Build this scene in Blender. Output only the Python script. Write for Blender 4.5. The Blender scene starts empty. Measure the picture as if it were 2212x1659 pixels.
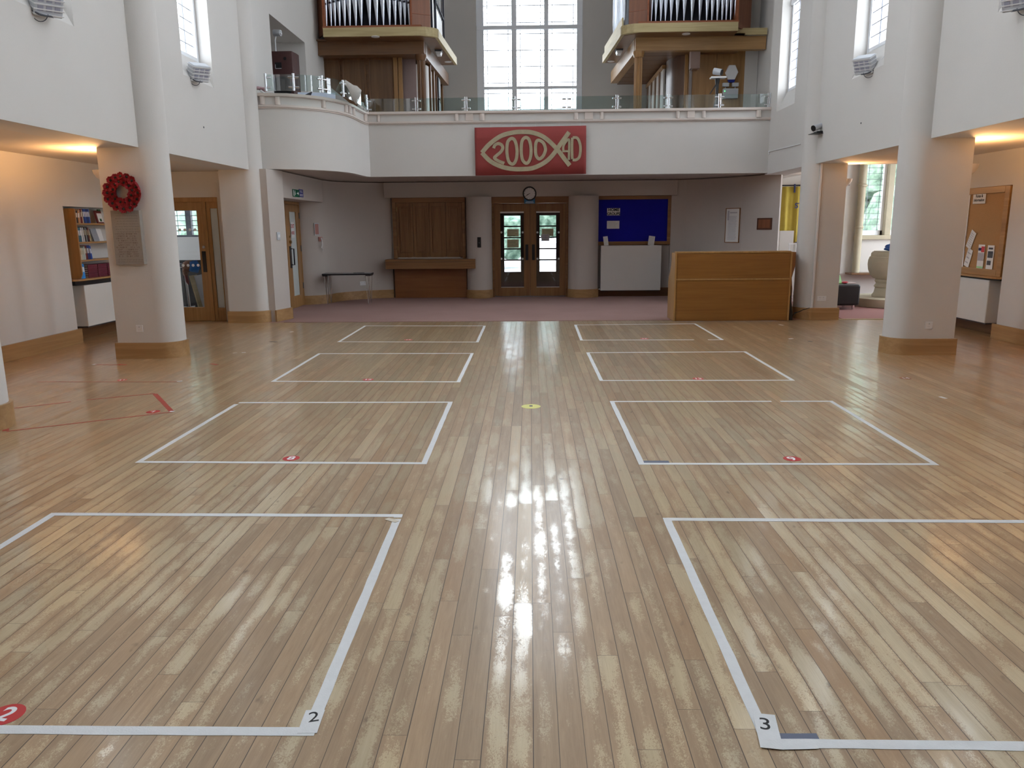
import bpy, bmesh, math, random
from mathutils import Vector, Matrix
R=random.Random(7)
C=bpy.context.scene.collection
PI=math.pi
# ---------------------------------------------------------------- camera
F,CX,CY,H=1661.,1106.,829.5,1.55          # focal length and centre in pixels (2212x1659), eye height
def _d(u,v): return Vector((u-CX,CY-v,-F)).normalized()
_f=_d(1145,490); _h=_d(2145,481.3); _u=_h.cross(_f).normalized()
if _u.y<0: _u=-_u
_r=_f.cross(_u)
Mw=Matrix((_r,_f,_u))                      # camera axes -> world axes
def ray(u,v): return Mw@Vector((u-CX,CY-v,-F))
def FL(u,v,z=0.):
    r=ray(u,v); t=(z-H)/r.z; return Vector((r.x*t,r.y*t,z))
def OY(u,v,Y):
    r=ray(u,v); t=Y/r.y; return Vector((r.x*t,Y,H+r.z*t))
def OX(u,v,X):
    r=ray(u,v); t=X/r.x; return Vector((X,r.y*t,H+r.z*t))
cam=bpy.data.cameras.new('camera'); co=bpy.data.objects.new('camera',cam); C.objects.link(co)
cam.sensor_fit='HORIZONTAL'; cam.sensor_width=36; cam.lens=F/2212*36
co.matrix_world=Matrix.Translation((0,0,H))@Mw.to_4x4()
cam.clip_start=.05; cam.clip_end=200
bpy.context.scene.camera=co
vs=bpy.context.scene.view_settings
vs.view_transform='Standard'; vs.look='None'; vs.gamma=1; vs.exposure=-0.55
try: vs.use_curve_mapping=False
except: pass
# ---------------------------------------------------------------- materials
def newmat(n):
    m=bpy.data.materials.new(n); m.use_nodes=True
    nt=m.node_tree; b=nt.nodes['Principled BSDF']; return m,nt,b
def N(nt,t,**k):
    n=nt.nodes.new(t)
    for a,v in k.items(): setattr(n,a,v)
    return n
def mth(nt,op,a,b=None,c=None,clamp=False):
    n=nt.nodes.new('ShaderNodeMath'); n.operation=op; n.use_clamp=clamp
    for i,x in enumerate((a,b,c)):
        if x is None: continue
        if isinstance(x,(int,float)): n.inputs[i].default_value=x
        else: nt.links.new(x,n.inputs[i])
    return n.outputs[0]
def mixc(nt,f,a,b,bt='MIX'):
    n=nt.nodes.new('ShaderNodeMix'); n.data_type='RGBA'; n.blend_type=bt
    for i,x in ((0,f),(6,a),(7,b)):
        if isinstance(x,(int,float)): n.inputs[i].default_value=x
        elif isinstance(x,tuple): n.inputs[i].default_value=(*x[:3],1)
        else: nt.links.new(x,n.inputs[i])
    return n.outputs[2]
def srgb(r,g,b):
    f=lambda c:(c/255/12.92 if c/255<=.04045 else ((c/255+.055)/1.055)**2.4)
    return (f(r),f(g),f(b))
def plain(name,col,rough=.5,metal=0.,var=.06,scale=8.,bump=0.,spec=.5,coat=0.,bscale=None):
    m,nt,b=newmat(name)
    tc=N(nt,'ShaderNodeTexCoord'); no=N(nt,'ShaderNodeTexNoise'); no.inputs['Scale'].default_value=scale; no.inputs['Detail'].default_value=5
    nt.links.new(tc.outputs['Object'],no.inputs['Vector'])
    lo=tuple(c*(1-var) for c in col); hi=tuple(min(1,c*(1+var)) for c in col)
    nt.links.new(mixc(nt,no.outputs[0],lo,hi),b.inputs['Base Color'])
    b.inputs['Roughness'].default_value=rough; b.inputs['Metallic'].default_value=metal
    b.inputs['Specular IOR Level'].default_value=spec; b.inputs['Coat Weight'].default_value=coat
    if bump:
        n2=N(nt,'ShaderNodeTexNoise'); n2.inputs['Scale'].default_value=bscale or scale*6; n2.inputs['Detail'].default_value=4
        nt.links.new(tc.outputs['Object'],n2.inputs['Vector'])
        bp=N(nt,'ShaderNodeBump'); bp.inputs['Strength'].default_value=bump; bp.inputs['Distance'].default_value=.01
        nt.links.new(n2.outputs[0],bp.inputs['Height']); nt.links.new(bp.outputs[0],b.inputs['Normal'])
    return m
def wood(name,c1,c2,axis='Z',rough=.4,scale=1.,coat=.15):
    m,nt,b=newmat(name)
    tc=N(nt,'ShaderNodeTexCoord'); mp=N(nt,'ShaderNodeMapping')
    s=[22*scale]*3; s['XYZ'.index(axis)]=1.1*scale; mp.inputs['Scale'].default_value=s
    nt.links.new(tc.outputs['Object'],mp.inputs['Vector'])
    n1=N(nt,'ShaderNodeTexNoise'); n1.inputs['Scale'].default_value=1.; n1.inputs['Detail'].default_value=8; n1.inputs['Distortion'].default_value=.8
    nt.links.new(mp.outputs[0],n1.inputs['Vector'])
    n2=N(nt,'ShaderNodeTexNoise'); n2.inputs['Scale'].default_value=.35; n2.inputs['Detail'].default_value=3
    nt.links.new(mp.outputs[0],n2.inputs['Vector'])
    f=mth(nt,'MULTIPLY_ADD',n1.outputs[0],.75,mth(nt,'MULTIPLY',n2.outputs[0],.6))
    f=mth(nt,'MULTIPLY_ADD',f,2.2,-1.0,clamp=True)
    nt.links.new(mixc(nt,f,c1,c2),b.inputs['Base Color'])
    b.inputs['Roughness'].default_value=rough; b.inputs['Coat Weight'].default_value=coat; b.inputs['Coat Roughness'].default_value=.25
    bp=N(nt,'ShaderNodeBump'); bp.inputs['Strength'].default_value=.08; bp.inputs['Distance'].default_value=.004
    nt.links.new(n1.outputs[0],bp.inputs['Height']); nt.links.new(bp.outputs[0],b.inputs['Normal'])
    return m
def emis(name,col,st):
    m,nt,b=newmat(name); b.inputs['Base Color'].default_value=(*col,1); b.inputs['Emission Color'].default_value=(*col,1); b.inputs['Emission Strength'].default_value=st
    return m
def glassmat(name,tint=(.9,.97,.96),alpha=.12,rough=.02,frost=0.):
    # thin architectural glass: mostly see-through with a Fresnel sheen
    m=bpy.data.materials.new(name); m.use_nodes=True; nt=m.node_tree; nt.nodes.clear()
    out=N(nt,'ShaderNodeOutputMaterial'); tr=N(nt,'ShaderNodeBsdfTransparent'); tr.inputs[0].default_value=(*tint,1)
    gl=N(nt,'ShaderNodeBsdfGlossy'); gl.inputs['Roughness'].default_value=rough
    fr=N(nt,'ShaderNodeFresnel'); fr.inputs[0].default_value=1.5
    mx=N(nt,'ShaderNodeMixShader'); ge=N(nt,'ShaderNodeNewGeometry'); nt.links.new(mth(nt,'MULTIPLY',mth(nt,'ADD',fr.outputs[0],alpha*.3,clamp=True),mth(nt,'SUBTRACT',1.,ge.outputs['Backfacing'])),mx.inputs[0])
    nt.links.new(tr.outputs[0],mx.inputs[1]); nt.links.new(gl.outputs[0],mx.inputs[2])
    last=mx.outputs[0]
    if frost:
        df=N(nt,'ShaderNodeBsdfTranslucent'); df.inputs[0].default_value=(*tint,1)
        d2=N(nt,'ShaderNodeBsdfDiffuse'); d2.inputs[0].default_value=(*tint,1)
        ma=N(nt,'ShaderNodeMixShader'); ma.inputs[0].default_value=.75
        nt.links.new(df.outputs[0],ma.inputs[1]); nt.links.new(d2.outputs[0],ma.inputs[2])
        mb=N(nt,'ShaderNodeMixShader'); mb.inputs[0].default_value=frost
        nt.links.new(last,mb.inputs[1]); nt.links.new(ma.outputs[0],mb.inputs[2]); last=mb.outputs[0]
    nt.links.new(last,out.inputs[0]); return m

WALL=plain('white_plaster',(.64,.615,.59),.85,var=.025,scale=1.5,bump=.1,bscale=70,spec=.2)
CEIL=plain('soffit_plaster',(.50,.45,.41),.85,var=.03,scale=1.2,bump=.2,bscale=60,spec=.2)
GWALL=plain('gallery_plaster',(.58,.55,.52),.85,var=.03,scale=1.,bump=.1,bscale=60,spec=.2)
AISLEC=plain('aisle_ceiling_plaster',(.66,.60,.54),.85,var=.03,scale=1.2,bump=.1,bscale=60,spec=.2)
ENTW=plain('entrance_shaded_plaster',(.52,.47,.435),.85,var=.03,scale=1.,bump=.1,bscale=60,spec=.2)  # same wall paint, darkened to carry the shade under the gallery
MOULD=plain('cream_gloss_moulding',(.66,.58,.53),.4,var=.05,scale=6)
OAKX=wood('oak_grain_x',(.30,.155,.055),(.46,.27,.11),'X'); OAKY=wood('oak_grain_y',(.30,.155,.055),(.46,.27,.11),'Y'); OAKZ=wood('oak_grain_z',(.28,.135,.045),(.43,.235,.085),'Z')
SKX=wood('skirting_oak_x',(.33,.18,.07),(.47,.29,.13),'X',.35); SKY=wood('skirting_oak_y',(.33,.18,.07),(.47,.29,.13),'Y',.35)
DOAKX=wood('brown_oak_x',(.125,.052,.018),(.21,.096,.036),'X'); DOAKY=wood('brown_oak_y',(.125,.052,.018),(.21,.096,.036),'Y'); DOAKZ=wood('brown_oak_z',(.125,.052,.018),(.21,.096,.036),'Z')
EOAKX=wood('entrance_oak_x',(.19,.085,.03),(.31,.155,.06),'X'); EOAKZ=wood('entrance_oak_z',(.19,.085,.03),(.31,.155,.06),'Z')
DESKX=wood('desk_veneer_x',(.24,.098,.018),(.33,.145,.03),'X',.4); DESKZ=wood('desk_edge_z',(.36,.19,.06),(.5,.29,.1),'Z',.4)
PALEX=wood('pale_plank_x',(.40,.31,.15),(.56,.46,.25),'X',.6,coat=0); PALEY=wood('pale_plank_y',(.40,.31,.15),(.56,.46,.25),'Y',.6,coat=0)
REDW=wood('red_brown_veneer_z',(.17,.055,.022),(.26,.095,.04),'Z',.5)
REDX=wood('red_brown_trim_x',(.22,.06,.02),(.33,.1,.035),'X',.5)
BLACK=plain('black_plastic',(.012,.012,.014),.4); BLACKL=plain('black_leatherette',(.01,.01,.012),.45,bump=.1)
STEEL=plain('brushed_steel',(.62,.63,.65),.22,1.,.03); CHROME=plain('chrome',(.8,.8,.82),.1,1.,.02)
PIPEM=plain('organ_pipe_metal',(.62,.65,.72),.28,1.,.08,3.)
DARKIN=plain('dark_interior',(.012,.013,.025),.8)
WHITEP=plain('white_plastic',(.75,.75,.76),.4,var=.02); WHITEM=plain('white_enamel',(.68,.66,.63),.35,var=.02)
GREYP=plain('light_grey_plastic',(.5,.52,.56),.45,var=.03)
PAPER=plain('white_paper',(.78,.77,.76),.8,var=.02); CREAMP=plain('cream_paper',(.66,.6,.5),.8,var=.03); GREYPA=plain('grey_paper',(.45,.43,.47),.8)
INK=plain('black_ink',(.015,.015,.018),.7); REDINK=plain('red_ink',(.45,.02,.02),.7); BLUEINK=plain('navy_ink',(.02,.03,.12),.7); WHITEINK=plain('white_ink',(.85,.85,.87),.6)
BLUEF=plain('royal_blue_felt',(.004,.004,.32),.95,var=.15,scale=3,bump=.2,bscale=400)
CORK=plain('cork_board',(.42,.235,.1),.9,var=.12,scale=60,bump=.2)
REDC=plain('red_banner_cloth',(.27,.04,.036),.8,var=.1,scale=5,bump=.15,bscale=30)
GOLD=plain('gold_lame',(.46,.40,.27),.45,.35,.2,14.,bump=.25,bscale=20)
YELC=plain('yellow_banner_cloth',(.47,.36,.055),.8,var=.15,scale=6,bump=.2,bscale=20); BLUEC=plain('blue_applique',(.02,.12,.42),.8)
STONE=plain('grey_carved_stone',(.33,.30,.27),.8,var=.1,scale=20,bump=.3); FONT_S=plain('buff_font_stone',(.47,.42,.31),.8,var=.15,scale=5,bump=.4,bscale=50)
PINKST=plain('engraved_red_letter',(.2,.15,.135),.8)
POPPY=plain('poppy_red_paper',(.27,.004,.012),.7,var=.5,scale=30); POPC=plain('poppy_black_centre',(.01,.01,.012),.5)
TAPE=plain('white_masking_tape',(.74,.75,.76),.6,var=.07,scale=25,bump=.2); REDT=plain('red_tape',(.42,.06,.045),.5,var=.15,scale=20); GREYT=plain('slate_blue_tape',(.13,.15,.22),.5)
STRED=plain('sticker_red',(.55,.03,.035),.35); STYEL=plain('sticker_yellow',(.72,.68,.16),.4)
GREENS=plain('exit_green',(.0,.12,.06),.4); BLUES=plain('sign_blue',(.05,.06,.32),.4); BLUEP=plain('pale_blue_sign',(.05,.22,.42),.5)
BROWNP=plain('brown_plaque',(.09,.03,.015),.4); REDPL=plain('dull_red_plastic',(.45,.2,.17),.5)
SPK=plain('speaker_brown_cabinet',(.075,.03,.028),.5,var=.2); CONE=plain('speaker_cone',(.05,.06,.075),.5)
MIRR=plain('pale_music_paper',(.6,.68,.8),.5,var=.1); CLOTHW=plain('off_white_lace',(.5,.48,.44),.9,var=.15,scale=25,bump=.4)
PINKC=plain('pink_cloth',(.45,.28,.3),.9,var=.4,scale=60); DKGREY=plain('dark_grey_metal',(.06,.065,.08),.5)
BRICKY=plain('outdoor_paving',(.55,.56,.55),.9,var=.1)
UPVC=plain('white_window_frame',(.82,.84,.88),.4,var=.02); LEAD=plain('lead_came',(.2,.22,.27),.5)
GREENP=plain('lime_paper',(.35,.7,.3),.7); REDP=plain('red_paper',(.6,.06,.08),.7)
PATCH=plain('red_brown_porch_wall',(.10,.045,.035),.6)
def backlit(name,col):
    m,nt,b=newmat(name); b.inputs['Base Color'].default_value=(*col,1); b.inputs['Roughness'].default_value=.8
    t_=N(nt,'ShaderNodeBsdfTranslucent'); t_.inputs[0].default_value=(*col,1); mx=N(nt,'ShaderNodeMixShader'); mx.inputs[0].default_value=.45
    out=nt.nodes['Material Output']; nt.links.new(b.outputs[0],mx.inputs[1]); nt.links.new(t_.outputs[0],mx.inputs[2]); nt.links.new(mx.outputs[0],out.inputs[0]); return m
TPAPER=backlit('thin_beige_paper',(.55,.48,.36)); TDOT=backlit('translucent_white_vinyl',(.85,.87,.88))
G_RAIL=glassmat('rail_glass',(.82,.90,.89),.25); G_WIN=glassmat('window_glass',(.97,.985,1.),.05); G_DOOR=glassmat('door_glass',(.88,.9,.92),.3)
G_FROST=glassmat('obscured_glass',(.72,.76,.75),.2,.25,.9)
def carpetmat():
    m,nt,b=newmat('mauve_carpet'); tc=N(nt,'ShaderNodeTexCoord')
    a=N(nt,'ShaderNodeTexNoise'); a.inputs['Scale'].default_value=260; nt.links.new(tc.outputs['Object'],a.inputs[0])
    c=N(nt,'ShaderNodeTexNoise'); c.inputs['Scale'].default_value=1.2; nt.links.new(tc.outputs['Object'],c.inputs[0])
    f=mth(nt,'MULTIPLY_ADD',a.outputs[0],.7,mth(nt,'MULTIPLY',c.outputs[0],.3))
    nt.links.new(mixc(nt,f,(.23,.135,.122),(.44,.285,.262)),b.inputs['Base Color']); b.inputs['Roughness'].default_value=.95; b.inputs['Specular IOR Level'].default_value=.2
    bp=N(nt,'ShaderNodeBump'); bp.inputs['Strength'].default_value=.5; bp.inputs['Distance'].default_value=.004; nt.links.new(a.outputs[0],bp.inputs['Height']); nt.links.new(bp.outputs[0],b.inputs['Normal'])
    return m
CARPET=carpetmat()
def floormat():
    m,nt,b=newmat('worn_strip_oak_floor'); L=nt.links.new
    tc=N(nt,'ShaderNodeTexCoord'); sp=N(nt,'ShaderNodeSeparateXYZ'); L(tc.outputs['Object'],sp.inputs[0])
    X,Y=sp.outputs[0],sp.outputs[1]; W=.0785
    xs=mth(nt,'DIVIDE',mth(nt,'ADD',X,50.),W); col=mth(nt,'FLOOR',xs); fx=mth(nt,'FRACT',xs)
    def wn(*src):
        cb=N(nt,'ShaderNodeCombineXYZ')
        for i,s in enumerate(src):
            if isinstance(s,(int,float)): cb.inputs[i].default_value=s
            else: L(s,cb.inputs[i])
        w=N(nt,'ShaderNodeTexWhiteNoise'); w.noise_dimensions='3D'; L(cb.outputs[0],w.inputs[0]); return w
    rc=wn(col,1.3,0.); scl=N(nt,'ShaderNodeSeparateColor'); L(rc.outputs['Color'],scl.inputs[0])
    ln=mth(nt,'MULTIPLY_ADD',scl.outputs[0],.9,1.0)
    ys=mth(nt,'DIVIDE',mth(nt,'ADD',mth(nt,'ADD',Y,60.),mth(nt,'MULTIPLY',scl.outputs[1],7.)),ln)
    row=mth(nt,'FLOOR',ys); fy=mth(nt,'FRACT',ys)
    rb=wn(col,row,4.7); sb=N(nt,'ShaderNodeSeparateColor'); L(rb.outputs['Color'],sb.inputs[0])
    b1,b2,b3=sb.outputs
    # board gap
    ex=mth(nt,'MULTIPLY',mth(nt,'MINIMUM',fx,mth(nt,'SUBTRACT',1.,fx)),W)
    ey=mth(nt,'MULTIPLY',mth(nt,'MINIMUM',fy,mth(nt,'SUBTRACT',1.,fy)),ln)
    gapw=mth(nt,'MULTIPLY_ADD',scl.outputs[2],.0012,.0007)
    gap=mth(nt,'MAXIMUM',mth(nt,'LESS_THAN',ex,gapw),mth(nt,'LESS_THAN',ey,.0008))
    # coordinates offset per board for grain
    off=N(nt,'ShaderNodeCombineXYZ'); L(mth(nt,'MULTIPLY',b1,37.),off.inputs[0]); L(mth(nt,'MULTIPLY',b2,53.),off.inputs[1]); L(mth(nt,'MULTIPLY',b3,11.),off.inputs[2])
    va=N(nt,'ShaderNodeVectorMath'); L(tc.outputs['Object'],va.inputs[0]); L(off.outputs[0],va.inputs[1])
    def noise(sx,sy,det,src=None,dist=0.,rough=.55):
        mp=N(nt,'ShaderNodeMapping'); mp.inputs['Scale'].default_value=(sx,sy,1); L(src or va.outputs[0],mp.inputs[0])
        n=N(nt,'ShaderNodeTexNoise'); n.inputs['Scale'].default_value=1; n.inputs['Detail'].default_value=det; n.inputs['Distortion'].default_value=dist; n.inputs['Roughness'].default_value=rough
        L(mp.outputs[0],n.inputs[0]); return n.outputs[0]
    grain=noise(170,7,5,dist=1.2); streak=noise(26,1.6,5,dist=.8); fleck=noise(120,70,5,dist=1.8,rough=.65); blotch=noise(9,3.5,4); big=noise(.7,.45,3,src=tc.outputs['Object']); mid=noise(4,2.2,4,src=tc.outputs['Object'])
    # how worn: heaviest down the middle of the nave, varies by board and patch
    ax=mth(nt,'ABSOLUTE',mth(nt,'ADD',X,.0)); cen=mth(nt,'SUBTRACT',1.,mth(nt,'DIVIDE',ax,4.6),clamp=True)
    far=mth(nt,'DIVIDE',Y,14.,clamp=True)
    # varnish left in the middle of each board, lost at edges
    prof=mth(nt,'MULTIPLY',mth(nt,'MULTIPLY',mth(nt,'SUBTRACT',1.,fx),fx),4.)
    v=mth(nt,'MULTIPLY_ADD',prof,.16,mth(nt,'MULTIPLY',b2,.17))
    v=mth(nt,'ADD',v,mth(nt,'MULTIPLY',blotch,.55)); v=mth(nt,'ADD',v,mth(nt,'MULTIPLY',mid,.50)); v=mth(nt,'ADD',v,mth(nt,'MULTIPLY',fleck,.60))
    v=mth(nt,'SUBTRACT',v,mth(nt,'MULTIPLY',cen,.10)); v=mth(nt,'ADD',v,mth(nt,'MULTIPLY',far,.12))
    var=N(nt,'ShaderNodeMapRange'); var.interpolation_type='SMOOTHSTEP'; var.inputs['From Min'].default_value=.98; var.inputs['From Max'].default_value=1.05; L(v,var.inputs[0]); VN=var.outputs[0]
    # colours
    fA=mth(nt,'ADD',mth(nt,'MULTIPLY',grain,.5),mth(nt,'MULTIPLY',streak,.7)); fA=mth(nt,'MULTIPLY_ADD',fA,1.8,-.58,clamp=True)
    worn=mixc(nt,fA,srgb(150,121,91),srgb(184,156,122))
    varn=mixc(nt,fA,srgb(190,166,127),srgb(221,203,165))
    c=mixc(nt,mth(nt,'MULTIPLY',VN,mth(nt,'MULTIPLY_ADD',far,-.7,1.)),worn,varn)
    tone=mth(nt,'MULTIPLY_ADD',b3,.22,.86); tn=N(nt,'ShaderNodeCombineColor')
    L(tone,tn.inputs[0]); L(mth(nt,'MULTIPLY_ADD',b3,.20,.87),tn.inputs[1]); L(mth(nt,'MULTIPLY_ADD',b3,.17,.885),tn.inputs[2])
    c=mixc(nt,1.,c,tn.outputs[0],'MULTIPLY')
    # intact golden varnish towards the aisles and a few replaced boards
    sidef=mth(nt,'SUBTRACT',mth(nt,'MULTIPLY_ADD',big,1.2,mth(nt,'DIVIDE',ax,4.2)),1.05,clamp=True)
    c=mixc(nt,mth(nt,'MULTIPLY',sidef,.75),c,mixc(nt,fA,srgb(155,110,68),srgb(205,160,110)))
    rep=mth(nt,'GREATER_THAN',b1,.955); c=mixc(nt,mth(nt,'MULTIPLY',rep,.35),c,srgb(208,184,146))
    rp2=mth(nt,'LESS_THAN',b1,.05); c=mixc(nt,mth(nt,'MULTIPLY',rp2,.3),c,srgb(150,108,64))
    # knots / dark pores
    kn=noise(16,9,2); k=mth(nt,'MULTIPLY',mth(nt,'SUBTRACT',kn,.70,clamp=True),6.,clamp=True); c=mixc(nt,k,c,srgb(98,78,58))
    po=mth(nt,'MULTIPLY',mth(nt,'SUBTRACT',fleck,.62,clamp=True),4.,clamp=True); c=mixc(nt,mth(nt,'MULTIPLY',po,.8),c,srgb(110,88,66))
    c=mixc(nt,mth(nt,'MULTIPLY',gap,.92),c,srgb(62,46,34))
    L(c,b.inputs['Base Color'])
    rg=mth(nt,'MULTIPLY_ADD',VN,-.08,.44); L(rg,b.inputs['Roughness']); b.inputs['Specular IOR Level'].default_value=.65
    vg=mth(nt,'MULTIPLY_ADD',VN,.80,.14); vg=mth(nt,'MAXIMUM',vg,mth(nt,'MULTIPLY',far,.75)); L(vg,b.inputs['Coat Weight']); L(mth(nt,'ADD',mth(nt,'MULTIPLY_ADD',fleck,.10,.06),mth(nt,'MULTIPLY',far,.10)),b.inputs['Coat Roughness']); b.inputs['Coat IOR'].default_value=1.72
    hgt=mth(nt,'SUBTRACT',mth(nt,'MULTIPLY',grain,.10),gap); hgt=mth(nt,'MULTIPLY_ADD',prof,.12,hgt)
    bp=N(nt,'ShaderNodeBump'); bp.inputs['Strength'].default_value=.35; bp.inputs['Distance'].default_value=.0008; L(hgt,bp.inputs['Height']); L(bp.outputs[0],b.inputs['Normal']); L(bp.outputs[0],b.inputs['Coat Normal'])
    return m
FLOOR=floormat()
def leafmat():
    m,nt,b=newmat('leafy_green'); tc=N(nt,'ShaderNodeTexCoord'); a=N(nt,'ShaderNodeTexNoise'); a.inputs['Scale'].default_value=5; a.inputs['Detail'].default_value=6; L=nt.links.new; L(tc.outputs['Object'],a.inputs[0])
    f=mth(nt,'MULTIPLY_ADD',a.outputs[0],3.,-1.,clamp=True)
    L(mixc(nt,f,(.07,.13,.09),(.30,.40,.30)),b.inputs['Base Color']); b.inputs['Roughness'].default_value=.9; return m
LEAF=leafmat()
# ---------------------------------------------------------------- geometry helpers
class G:
    def __init__(s): s.v=[]; s.f=[]
    def add(s,vs,fs,M=None):
        b=len(s.v); s.v+=[tuple(M@Vector(p)) if M else tuple(p) for p in vs]; s.f+=[[i+b for i in f] for f in fs]; return s
    def box(s,x0,x1,y0,y1,z0,z1,M=None):
        x0,x1=sorted((x0,x1)); y0,y1=sorted((y0,y1)); z0,z1=sorted((z0,z1))
        vs=[(x,y,z) for z in (z0,z1) for y in (y0,y1) for x in (x0,x1)]
        return s.add(vs,[(0,2,3,1),(4,5,7,6),(0,1,5,4),(2,6,7,3),(0,4,6,2),(1,3,7,5)],M)
    def prism(s,poly,a,b,ax='Z',M=None):
        n=len(poly)
        def P(p,t): return (p[0],p[1],t) if ax=='Z' else ((p[0],t,p[1]) if ax=='Y' else (t,p[0],p[1]))
        vs=[P(p,a) for p in poly]+[P(p,b) for p in poly]
        fs=[list(range(n))[::-1],list(range(n,2*n))]+[(i,(i+1)%n,n+(i+1)%n,n+i) for i in range(n)]
        return s.add(vs,fs,M)
    def tube(s,pts,r,n=8,cap=True,M=None):
        pts=[Vector(p) for p in pts]; rs=r if isinstance(r,(list,tuple)) else [r]*len(pts)
        vs=[];fs=[]; prev=None
        for i,p in enumerate(pts):
            d=(pts[min(i+1,len(pts)-1)]-pts[max(i-1,0)]).normalized()
            if prev is None:
                a=d.cross(Vector((0,0,1)))
                if a.length<1e-3: a=Vector((1,0,0))
                a.normalize()
            else:
                a=prev-d*prev.dot(d); a.normalize()
            prev=a; b=d.cross(a)
            for k in range(n):
                t=2*PI*k/n; vs.append(p+(a*math.cos(t)+b*math.sin(t))*rs[i])
        for i in range(len(pts)-1):
            for k in range(n): fs.append((i*n+k,i*n+(k+1)%n,(i+1)*n+(k+1)%n,(i+1)*n+k))
        if cap: fs.append(list(range(n))[::-1]); fs.append([(len(pts)-1)*n+k for k in range(n)])
        return s.add(vs,fs,M)
    def lathe(s,prof,n=24,c=(0,0,0),a0=0.,a1=2*PI,M=None,cap=True):
        full=abs(a1-a0-2*PI)<1e-6; m=n if full else n+1; vs=[];fs=[]
        for r,z in prof:
            for k in range(m):
                t=a0+(a1-a0)*k/n; vs.append((c[0]+r*math.cos(t),c[1]+r*math.sin(t),c[2]+z))
        for i in range(len(prof)-1):
            for k in range(n):
                k2=(k+1)%m if full else k+1
                fs.append((i*m+k,i*m+k2,(i+1)*m+k2,(i+1)*m+k))
        if cap and full:
            if prof[0][0]>1e-5: fs.append(list(range(m))[::-1])
            if prof[-1][0]>1e-5: fs.append([(len(prof)-1)*m+k for k in range(m)])
        return s.add(vs,fs,M)
    def cyl(s,p,q,r,n=16): return s.tube([p,q],r,n)
    def sph(s,c,r,sc=(1,1,1),n=12):
        prof=[(math.sin(PI*i/n)*r,-math.cos(PI*i/n)*r) for i in range(n+1)]
        M=Matrix.Translation(c)@Matrix.Diagonal((*sc,1))
        return s.lathe(prof,n*2,M=M,cap=False)
    def ribbon(s,pl,o0,o1,z0,z1):
        "wall-like solid following plan polyline pl, between offsets o0 and o1 (to the left of travel)"
        a=offs(pl,o0); b=offs(pl,o1); n=len(pl); vs=[]
        for i in range(n): vs+=[(a[i][0],a[i][1],z0),(b[i][0],b[i][1],z0),(b[i][0],b[i][1],z1),(a[i][0],a[i][1],z1)]
        fs=[]
        for i in range(n-1):
            for k in range(4): fs.append((i*4+k,i*4+(k+1)%4,(i+1)*4+(k+1)%4,(i+1)*4+k))
        fs.append((0,3,2,1)); e=(n-1)*4; fs.append((e,e+1,e+2,e+3))
        return s.add(vs,fs)
def offs(pl,o):
    out=[]; n=len(pl)
    for i in range(n):
        p=Vector(pl[i][:2]); ns=[]
        if i>0: d=(p-Vector(pl[i-1][:2])).normalized(); ns.append(Vector((-d.y,d.x)))
        if i<n-1: d=(Vector(pl[i+1][:2])-p).normalized(); ns.append(Vector((-d.y,d.x)))
        m=sum(ns,Vector((0,0))); m.normalize(); k=1/max(.5,m.dot(ns[0])); out.append(tuple(p+m*o*k))
    return out
def arc(cx,cy,r,a0,a1,n=12):
    return [(cx+r*math.cos(math.radians(a0+(a1-a0)*i/n)),cy+r*math.sin(math.radians(a0+(a1-a0)*i/n))) for i in range(n+1)]
def obj(name,g,mat,parent=None,bevel=0,smooth=False,label=None,loc=None,rot=None):
    me=bpy.data.meshes.new(name); 
    me.from_pydata(g.v,[],g.f); me.update()
    bm=bmesh.new(); bm.from_mesh(me); bmesh.ops.remove_doubles(bm,verts=bm.verts,dist=1e-5); bmesh.ops.recalc_face_normals(bm,faces=bm.faces); bm.to_mesh(me); bm.free()
    me.materials.append(mat)
    o=bpy.data.objects.new(name,me); C.objects.link(o)
    if parent: o.parent=parent
    if loc: o.location=loc
    if rot: o.rotation_euler=rot
    if smooth:
        for p in me.polygons: p.use_smooth=True
        me.set_sharp_from_angle(angle=math.radians(40))
    if bevel:
        b=o.modifiers.new('bevel','BEVEL'); b.width=bevel; b.segments=2; b.limit_method='ANGLE'; b.angle_limit=math.radians(50)
    if label: o['label']=label
    return o
def thing(name,label,cat,loc=(0,0,0),rz=0,group=None,rot=None):
    o=bpy.data.objects.new(name,None); C.objects.link(o); o.empty_display_size=.05
    o.location=loc; o.rotation_euler=rot or (0,0,rz); o['label']=label; o['category']=cat
    if group: o['group']=group
    return o
def tag(o,label,cat,group=None):
    o['label']=label; o['category']=cat
    if group: o['group']=group
    return o
def struct(name,g=None,mat=None,bevel=0,smooth=False,loc=None,rz=0):
    if g is None:
        o=bpy.data.objects.new(name,None); C.objects.link(o)
    else: o=obj(name,g,mat,None,bevel,smooth)
    if loc: o.location=loc
    o.rotation_euler=(0,0,rz); o['kind']='structure'; return o
def txt(name,s,size,mat,parent,loc,rot=(PI/2,0,0),ext=.0004,align='CENTER',sx=1.,bold=0.,ls=1.0):
    cu=bpy.data.curves.new(name,'FONT'); cu.body=s; cu.size=size; cu.extrude=ext; cu.align_x=align; cu.align_y='CENTER'; cu.offset=bold; cu.space_line=ls
    t=bpy.data.objects.new('tmp',cu); C.objects.link(t); dg=bpy.context.evaluated_depsgraph_get(); dg.update()
    me=bpy.data.meshes.new_from_object(t.evaluated_get(dg)); bpy.data.objects.remove(t); bpy.data.curves.remove(cu)
    me.name=name; me.materials.clear(); me.materials.append(mat)
    o=bpy.data.objects.new(name,me); C.objects.link(o); o.parent=parent; o.location=loc; o.rotation_euler=rot; o.scale=(sx,1,1); return o
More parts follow.
